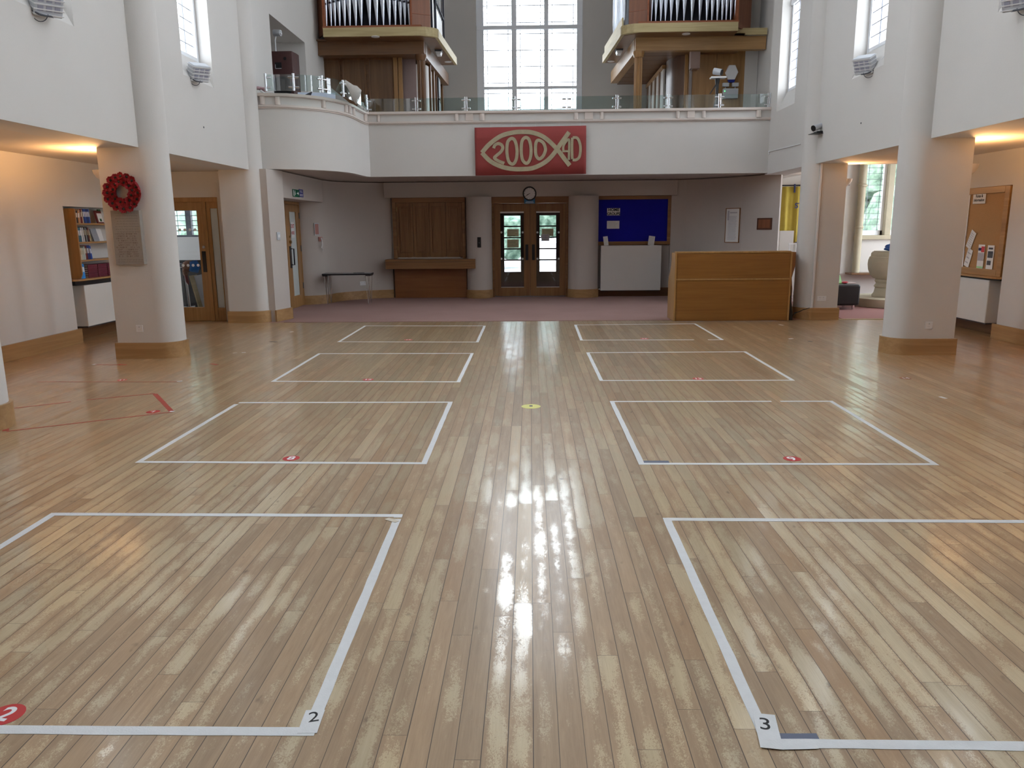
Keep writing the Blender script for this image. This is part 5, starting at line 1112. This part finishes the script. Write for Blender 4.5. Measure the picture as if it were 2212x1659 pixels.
def row(z,spec,x,shelf):
    for i,(c,w,h,ti) in enumerate(spec):
        hh='tall' if h>.19 else ('short' if h<.16 else 'medium'); th='thick' if w>.03 else 'slim'
        book(x,w,h,.15,z,CM[c],f'{hh} {th} {c} book, {ords[i]} from the left on the {shelf} shelf',ti); x+=w+.003+abs(ti)*.03
    return x
TS=-.10
row(1.655,[('cream',.02,.16,0),('black',.06,.175,0),('tan',.035,.17,0),('cream',.012,.19,0),('dark red',.022,.185,0),('dark red',.03,.195,0),('cream',.022,.19,TS),('navy',.035,.2,TS),('blue',.03,.2,TS),('navy',.03,.2,TS),('navy',.028,.2,TS),('blue',.02,.2,TS)],.20,'top')
row(1.395,[('white',.014,.19,0),('teal',.03,.2,TS),('teal',.03,.2,TS),('teal',.03,.2,TS),('white',.022,.2,TS),('grey',.02,.2,TS),('white',.014,.2,TS),('black',.03,.21,TS),('grey',.02,.2,TS),('black',.03,.21,TS),('dark red',.025,.2,TS)],.205,'second')
row(1.145,[('orange red',.025,.16,0),('cream',.05,.165,0),('pale green',.04,.165,0),('pale green',.04,.19,0),('dark red',.025,.2,TS),('dark red',.022,.2,TS),('navy',.03,.2,TS),('navy',.03,.2,TS),('blue',.035,.19,TS*1.4)],.205,'third')
row(.885,[('bright blue',.028,.2,0),('bright blue',.032,.205,0),('bright blue',.03,.2,TS*.6)],.205,'bottom')
M=Matrix.Translation((X0,10.6,0))@Matrix.Rotation(PI/2,4,'Z')
names=['lowest','second','third','fourth','fifth','sixth','topmost']
for st,(xc,nn) in enumerate(((.50,6),(.76,6),(1.02,6))):
    for i in range(nn):
        p=M@Vector((xc,sd+.03,.885+i*.031)); b=thing('hymn_book',f'maroon hymn book lying flat, {names[i]} of the {("left","middle","right")[st]} stack on the bottom shelf','book',p,PI/2,'maroon hymn books stacked on the bottom shelf')
        g=G(); g.box(-.12,.12,0,.16,0,.005); g.box(-.12,.12,0,.16,.024,.029); g.box(-.12,.12,-.004,.004,0,.029); obj('cover',g,CM['maroon'],b,.001); g=G(); g.box(-.116,.116,.004,.155,.005,.024); obj('pages',g,CREAMP,b)
def onshelf(name,lb,cat,x,y,z,w,h,mat,tilt=0,d=.01,yaw=0):
    p=M@Vector((x,y,z)); b=thing(name,lb,cat,p,0,rot=(0,0,PI/2+yaw)); Rt=Matrix.Rotation(-.2,4,'X')@Matrix.Rotation(tilt,4,'Y'); g=G(); g.box(-w/2,w/2,0,d,0,h,Rt); obj('cover',g,mat,b,.001); return b,Rt
b,Rt=onshelf('picture_book','yellow brown pictured book facing out on the second shelf','book',.62,-.16,1.395,.11,.19,CM['yellow brown'],-.06); g=G(); g.box(-.045,.045,-.001,0,.09,.17,Rt); g.box(-.045,.03,-.001,0,.01,.05,Rt); obj('pictures',g,CREAMP,b)
b,Rt=onshelf('grey_booklet','slate grey booklet leaning face out on the second shelf','booklet',.84,-.14,1.395,.15,.19,CM['grey'],-.1)
b,Rt=onshelf('white_booklet','white card standing at the right end of the second shelf','card',1.0,-.12,1.395,.13,.185,PAPER,0)
b,Rt=onshelf('framed_card','small dark framed card with green motif on the top shelf','picture',1.02,-.13,1.655,.17,.19,CM['dark red'],0,.02); g=G(); g.box(-.05,.08,-.001,0,.02,.15,Rt); obj('white_card',g,PAPER,b); g=G(); g.box(-.01,.04,-.002,-.001,.03,.07,Rt); g.box(-.02,.05,-.02,.0,.185,.205,Rt); obj('green_motif',g,plain('dark_green',(.03,.12,.05),.7),b)
def wall_rad(lb,s):
    t=thing('radiator',lb,'radiator',(s*6.555,10.62,0),PI/2 if s<0 else -PI/2)
    g=G(); d=(-1 if s<0 else -1)
    if s<0: g.box(.19,1.95,-.235,-.0,.205,.79)
    else: g.box(-1.95,-.19,-.235,-.0,.18,.775)
    obj('casing',g,WHITEM,t,.01)
    g=G()
    if s<0: g.box(.2,1.94,-.22,-.02,.19,.205)
    else: g.box(-1.94,-.2,-.22,-.02,.165,.18)
    obj('grille',g,DKGREY,t); return t
wall_rad('boxed white radiator under the bookcase ledge in the left aisle',-1)
wall_rad('boxed white radiator under the cork noticeboard in the right aisle',1)
ld=thing('window_ledge','oak ledge under the cork noticeboard in the right aisle','ledge',(6.555,10.6,0),-PI/2); g=G(); g.prism([(0,0),(-2.0,0),(-2.0,-.27),(-.1,-.27),(-.03,-.25),(0,-.2)],.80,.828,'Z'); obj('ledge_top',g,OAKX,ld,.004); g=G(); g.box(-2.0,-.02,-.2,0,.775,.8); obj('ledge_underside',g,BLACK,ld)
# cork board (faces -X): local x = -Y, so board spans local -1.97..-.03 from y=10.6
t=thing('cork_board','brown cork noticeboard in an oak frame in the right aisle recess','notice board',(6.50,10.6,0),-PI/2)
g=G(); g.box(-.135,-.03,-.15,.05,.83,2.035); g.box(-1.97,-1.87,-.15,.05,.83,2.035); g.box(-1.87,-.135,-.15,.05,1.95,2.035); g.box(-1.87,-.135,-.15,.05,.83,.92); obj('frame',g,OAKX,t,.006)
g=G(); g.box(-1.87,-.135,-.12,.05,.92,1.95); obj('cork_panel',g,CORK,t)
CXp=6.37
def pin(name,lb,u,v,w,h,mat=PAPER,tilt=0,nl=0,cat='notice'):
    q=OX(u,v,CXp); t=thing(name,lb,cat,(CXp,q.y,q.z),0,rot=(0,tilt,-PI/2)); t.rotation_mode='XYZ'
    t.rotation_euler=(Matrix.Rotation(-PI/2,4,'Z')@Matrix.Rotation(tilt,4,'Y')).to_euler()
    g=G(); g.box(-w/2,w/2,-.004,0,-h/2,h/2); obj('sheet',g,mat,t)
    if nl: g=G(); lines(g,-w*.38,w*.38,-h*.4,h*.4,nl,h/nl*.2,-.0048,.3,.0006); obj('print',g,GREYPA,t)
    return t
t=pin('heading_notice','white heading card reading Rotas & Information at the top of the cork board',2116,428,.31,.155); txt('lettering','Rotas &\nInformation',.055,INK,t,(0,-.005,0),bold=.0015)
pin('pinned_leaflet','white folded leaflet tilted right, upper one on the cork board',2098,518,.13,.26,tilt=.45,nl=7,cat='leaflet')
pin('pinned_leaflet','white leaflet tilted right with small crest, lower one on the cork board',2092,557,.13,.26,tilt=.3,nl=3,cat='leaflet')
pin('pinned_leaflet','narrow upright white leaflet half hidden by the pillar, upper one',2080,525,.12,.24,nl=5,cat='leaflet')
pin('pinned_leaflet','narrow upright white leaflet half hidden by the pillar, lower one',2077,559,.12,.24,nl=5,cat='leaflet')
pin('pinned_sheet','tall white sheet at the pillar edge of the cork board',2086,463,.15,.62,nl=14,cat='sheet')
t=pin('pinned_leaflet','colour printed leaflet with red and blue picture near the cork board foot',2119,554,.155,.33,cat='leaflet'); g=G(); g.box(-.07,.0,-.006,-.004,.08,.12); obj('dark_block',g,BLUEINK,t); g=G(); g.box(0,.075,-.006,-.004,.06,.14); obj('red_block',g,REDP,t); g=G(); g.box(-.07,.075,-.006,-.004,-.06,.05); obj('blue_picture',g,GREYPA,t); g=G(); g.box(-.075,.075,-.006,-.004,-.16,-.14); obj('green_strip',g,GREENP,t)
t=pin('pinned_leaflet','black and white picture leaflet at the lower right of the cork board',2139,557,.155,.34,cat='leaflet',nl=0); g=G(); g.box(-.06,.06,-.006,-.004,.0,.09); g.box(-.06,.03,-.006,-.004,-.10,-.04); g.box(-.05,.05,-.006,-.004,.115,.14); obj('dark_pictures',g,DKGREY,t)
# ================================================================ FLOOR TAPE AND STICKERS
def strip(p,q,w,par,mat=TAPE,z=.0,name='tape_strip',base=(0,0),jag=True,h=.0009,ext=0.0):
    p=Vector(p[:2]);q=Vector(q[:2]); d=(q-p).normalized(); p=p-d*ext; q=q+d*ext; nrm=Vector((-d.y,d.x)); L_=(q-p).length; n=max(2,int(L_/.12)) ; A=[];B_=[]
    for i in range(n+1):
        c=p+d*(L_*i/n)-Vector(base); j=.0015 if jag else 0
        A.append(tuple(c+nrm*(w/2+R.uniform(-j,j)))); B_.append(tuple(c-nrm*(w/2+R.uniform(-j,j))))
    g=G(); vs_=[];fs=[]
    for a_,b_ in zip(A,B_): vs_+=[(a_[0],a_[1],z),(b_[0],b_[1],z),(b_[0],b_[1],z+h),(a_[0],a_[1],z+h)]
    for i in range(n):
        for k in range(4): fs.append((i*4+k,i*4+(k+1)%4,(i+1)*4+(k+1)%4,(i+1)*4+k))
    fs+=[(0,3,2,1),(n*4,n*4+1,n*4+2,n*4+3)]
    g.add(vs_,fs); return obj(name,g,mat,par)
def rect(lb,pix,w=.039,gaps=()):
    P=[FL(u,v) for u,v in pix]; c=sum((Vector(p[:2]) for p in P),Vector((0,0)))/4
    t=thing('tape_rectangle',lb,'floor marking',(c.x,c.y,0),0,'white tape rectangles on the floor')
    for i in range(4):
        p,q=P[i],P[(i+1)%4]
        segs=[(0,1)]
        for gi,a_,b_ in gaps:
            if gi==i: segs=[(0,a_),(b_,1)]
        for a_,b_ in segs: strip(p+(q-p)*a_,p+(q-p)*b_,w,t,z=.0004+.0002*(i%2),base=c,ext=(.02 if i%2==0 else -.0))
    return t,P
# order: near-inner, far-inner, far-outer, near-outer
nl=FL(115,1111); lf=FL(0,1182); dr=(lf-nl).normalized()
def ext_pt(u,v,X): p=FL(u,v); return X
P1=[FL(667,1581),FL(861,1114),FL(115,1111)]
def px_of(p):
    c=Mw.transposed()@(Vector(p)-Vector((0,0,H))); return (CX-F*c.x/c.z,CY+F*c.y/c.z)
far_w=(P1[1]-P1[2]).length; no=P1[0]+(P1[2]-P1[1])
no=Vector((no.x,FL(0,1577).y+(no.x-FL(0,1577).x)*(P1[0].y-FL(0,1577).y)/(P1[0].x-FL(0,1577).x),0))
def rectw(lb,Ps,**k): return rect(lb,[px_of(p) for p in Ps],**k)
t1,_=rectw('nearest white tape rectangle left of the aisle, marked with a handwritten 2',[P1[0],P1[1],P1[2],no],w=.042,gaps=((0,.96,.995),))
rect('second nearest white tape rectangle left of the aisle, around sticker 8',[(916,1001),(973,869),(516,870),(300,998)],gaps=((2,.0,.045),))
rect('third white tape rectangle left of the aisle, around sticker 12',[(990,825),(1020,763.5),(690,764),(590,824)])
rect('farthest white tape rectangle left of the aisle by the carpet',[(1031,739),(1047,704),(789,704),(732,738.5)])
Q1=[FL(1660,1606),FL(1441,1122),FL(2212,1127)]; dq=(Q1[2]-Q1[1]).normalized(); fo=Q1[1]+dq*far_w; no2=Q1[0]+(FL(2212,1612)-FL(1700,1606)).normalized()*far_w
t2,_=rectw('nearest white tape rectangle right of the aisle, marked with a handwritten 3',[Q1[0],Q1[1],fo,no2],w=.042)
rect('second nearest white tape rectangle right of the aisle, around sticker 9',[(1386,1002),(1322,867.5),(1795,867),(2020,1003)],gaps=((1,.73,.77),))
rect('third white tape rectangle right of the aisle, around sticker 13',[(1299,822),(1270,762),(1609,760),(1712,821.5)])
rect('farthest white tape rectangle right of the aisle beside the desk',[(1256,735),(1243,702),(1501,699.5),(1560,734)],gaps=((3,.1,.2),))
def patch(lb,u0,v0,u1,v1,mat,w,name='tape_patch',mark=None,z=.0016,h=.0009):
    p,q=FL(u0,v0),FL(u1,v1); c=(p+q)/2; t=thing(name,lb,'tape',(c.x,c.y,0)); strip(p,q,w,t,mat,z,'tape_strip',(c.x,c.y),h=h)
    if mark: txt('handwritten_number',mark[0],mark[1],INK,t,(mark[2],mark[3],z+h+.0002),(0,0,mark[4]),.0002)
    return t
patch('torn white tape patch with handwritten 2 at the near left rectangle corner',663,1585,682,1535,TAPE,.062,mark=('2',.075,.002,.02,.25))
patch('torn white tape patch with handwritten 3 at the near right rectangle corner',1668,1620,1650,1545,TAPE,.068,z=.0042,mark=('3',.085,-.0,.03,-.2))
patch('crumpled white tape scrap along the near right rectangle edge',1680,1614,1764,1612,TAPE,.03,z=.0028)
patch('slate blue tape strip beside the handwritten 3 corner',1673,1592,1768,1593,GREYT,.035,'grey_tape',z=.0003,h=.0008)
patch('slate blue tape strip at the near corner of the rectangle around sticker 9',1389,997.5,1445,997.5,GREYT,.045,'grey_tape',z=.0003)
patch('curled loose tape end at the far corner of the near left rectangle',835,1121,858,1128,CREAMP,.03,z=.002)
def sticker(lb,u,v,num,r=.1,mat=STRED,ink=WHITEINK,rot=0.,size=None,nm='number_sticker'):
    q=FL(u,v); t=thing(nm,lb,'floor sticker',(q.x,q.y,0),rot); g=G(); g.lathe([(r,.0),(r,.0008)],32); obj('disc',g,mat,t)
    if num: txt('numeral',num,size or r*1.35,ink,t,(0,0,.0011),(0,0,0),.0002,bold=.004*r/.1)
    return t
sticker('red floor sticker numbered 2 at the left edge of the picture',12,1544,'2',.058,rot=-.15,size=.1)
sticker('red floor sticker numbered 8 in the second rectangle left of the aisle',629,990,'8',.058,size=.105)
sticker('red floor sticker numbered 9 in the second rectangle right of the aisle',1711,991,'9',.058,size=.105,rot=.3)
sticker('red floor sticker numbered 12 in the third rectangle left of the aisle',795,820,'12',.058)
sticker('red floor sticker numbered 13 in the third rectangle right of the aisle',1508,818,'13',.058)
sticker('red floor sticker in the farthest left rectangle numbered 16',882,734,'16',.058)
sticker('red floor sticker in the farthest right rectangle numbered 17',1392,731.5,'17',.058)
sticker('red floor sticker inside the red tape shape in the left aisle',331,889.5,'7',.058,rot=.5)
sticker('red floor sticker beyond the red tape shape near the left pillar',264,821,'11',.05,rot=.3)
sticker('faded red floor sticker in the right aisle in front of the right pillar',1956,817,'14',.055,mat=plain('sticker_brown_red',(.3,.1,.05),.4))
t=sticker('round yellow floor sticker with dark symbol in the middle of the aisle',1147,878,None,.085,mat=STYEL,nm='distance_sticker'); g=G(); g.box(-.014,.014,.0,.035,.0009,.0014); obj('printed_symbol',g,BLUEINK,t)
# red tape shapes left aisle
t=thing('red_tape_outline','red tape four-sided outline on the boards of the left aisle','floor marking',(0,0,0))
for a_,b_,w_ in (((14,932),(372,890),.022),((372,890),(335,851),.042),((335,850),(187,864),.022),((12,931),(14,914),.045),((30,882),(153,868),.02)): strip(FL(*a_),FL(*b_),w_,t,REDT,.0003)
t=thing('red_tape_line','thin red tape line on the boards between left wall and pillar','floor marking',(0,0,0)); strip(FL(80,825),FL(385,825),.012,t,REDT,.0003); strip(FL(203,787.5),FL(262,788.5),.02,t,REDT,.0003)
for i,(u0,v0,u1,v1,m_,lb) in enumerate(((367,889,377,889,PAPER,'white scrap at the corner of the red tape outline'),(382,824.5,394,823,PAPER,'white scrap at the end of the thin red tape line'),(200,788,207,786.5,PAPER,'small white scrap in front of the left niche'),(503,763,512,762,CREAMP,'dull scrap right of the left pillar'),(522,762,531,761.5,PAPER,'bright white scrap right of the left pillar'),(626,717.5,634,716.5,PAPER,'white scrap on the boards before the narrow side door'),(455,786,470,788,REDT,'short red tape remnant right of the wreath pillar'),(256,787,273,788.5,REDT,'short red tape remnant in front of the wreath pillar'),(583,738,598,739,DKGREY,'dark scrap on the boards near the entrance pier'),(1704,732,1713,731.5,PAPER,'white scrap on the boards in front of the desk end'),(1683,701,1692,703,PAPER,'white scrap by the foot of the welcome desk'),(1746,737,1755,738,DKGREY,'dark scrap on the boards right of the desk'),(2030,857,2044,861,PAPER,'white scrap on the boards in front of the right pillar'))):
    p,q=FL(u0,v0),FL(u1,v1); c=(p+q)/2; t=thing('tape_scrap',lb,'scrap',(c.x,c.y,0)); strip(p,q,.035,t,m_,.0004,'scrap',(c.x,c.y),h=.0012)
# ================================================================ OUTDOORS
g=G(); g.box(-60,60,20.31,80,-.2,-.1); g.box(-60,-7.0,-20,20.3,-.2,-.12); g.box(9.45,60,-20,20.3,-.2,-.12); tag(obj('ground',g,BRICKY),'pale grey paving outside the windows','ground')
dt2=bpy.data.textures.new('leafy','CLOUDS'); dt2.noise_scale=.35
def tree(lb,x,y,z,r,sc=(1,1,1)):
    t=thing('tree',lb,'tree',(x,y,-.1),0,'trees outside'); g=G(); g.tube([(0,0,0),(0,0,z)],[.12,.08],8); obj('trunk',g,DOAKZ,t)
    g=G(); 
    for k in range(9):
        a=R.uniform(0,6.28); e=R.uniform(-.6,.8); g.sph((r*.6*math.cos(a)*math.cos(e)*sc[0],r*.6*math.sin(a)*math.cos(e)*sc[1],z+r*.7*math.sin(e)*sc[2]),r*R.uniform(.4,.6),sc,10)
    o=obj('foliage',g,LEAF,t,smooth=False); su=o.modifiers.new('s','SUBSURF'); su.levels=1; su.render_levels=1; md=o.modifiers.new('d','DISPLACE'); md.texture=dt2; md.strength=.5; md.texture_coords='GLOBAL'; return t
tree('leafy tree outside the store room window',-9.5,21.5,2.2,2.0); tree('leafy tree far left outside the store room',-15,24,2.6,2.4)
tree('leafy tree seen through the left chapel window',11.0,24.,2.2,2.6); tree('leafy tree seen through the right chapel window',16.5,25.,2.6,2.8)
tree('bushy tree seen through the left porch pane',-1.6,32.,1.6,1.7); tree('bushy tree seen through the right porch pane',1.7,34.,2.4,1.7)
tree('tree in the street beyond the tall window',3.6,40,5.0,2.2)
# ================================================================ LIGHT
w=bpy.data.worlds.new('world'); bpy.context.scene.world=w; w.use_nodes=True; nt=w.node_tree; bg=nt.nodes['Background']
tc=N(nt,'ShaderNodeTexCoord'); no=N(nt,'ShaderNodeTexNoise'); no.inputs['Scale'].default_value=3.; no.inputs['Detail'].default_value=4; nt.links.new(tc.outputs['Generated'],no.inputs[0])
nt.links.new(mixc(nt,no.outputs[0],(.84,.92,1.),(.95,.98,1.)),bg.inputs[0]); bg.inputs[1].default_value=14.0
def area(name,loc,rot,sx,sy,e,col):
    l=bpy.data.lights.new(name,'AREA'); l.shape='RECTANGLE'; l.size=sx; l.size_y=sy; l.energy=e; l.color=col; o=bpy.data.objects.new(name,l); C.objects.link(o); o.location=loc; o.rotation_euler=rot; return o
# kitchen striplight behind the hatch
area('kitchen_striplight',(-2.2,18.9,2.1),(0,0,0),1.2,.3,8,(1,.97,.92))
area('store_fill_light',(-8.95,14.9,1.7),(0,-PI/2,0),1.4,1.6,18,(.9,.96,1))  # fill light at the added store side window
area('chapel_fill_light',(9.28,14.8,1.85),(0,PI/2,0),1.9,2.4,120,(.9,.96,1))  # fill light at the added chapel side window
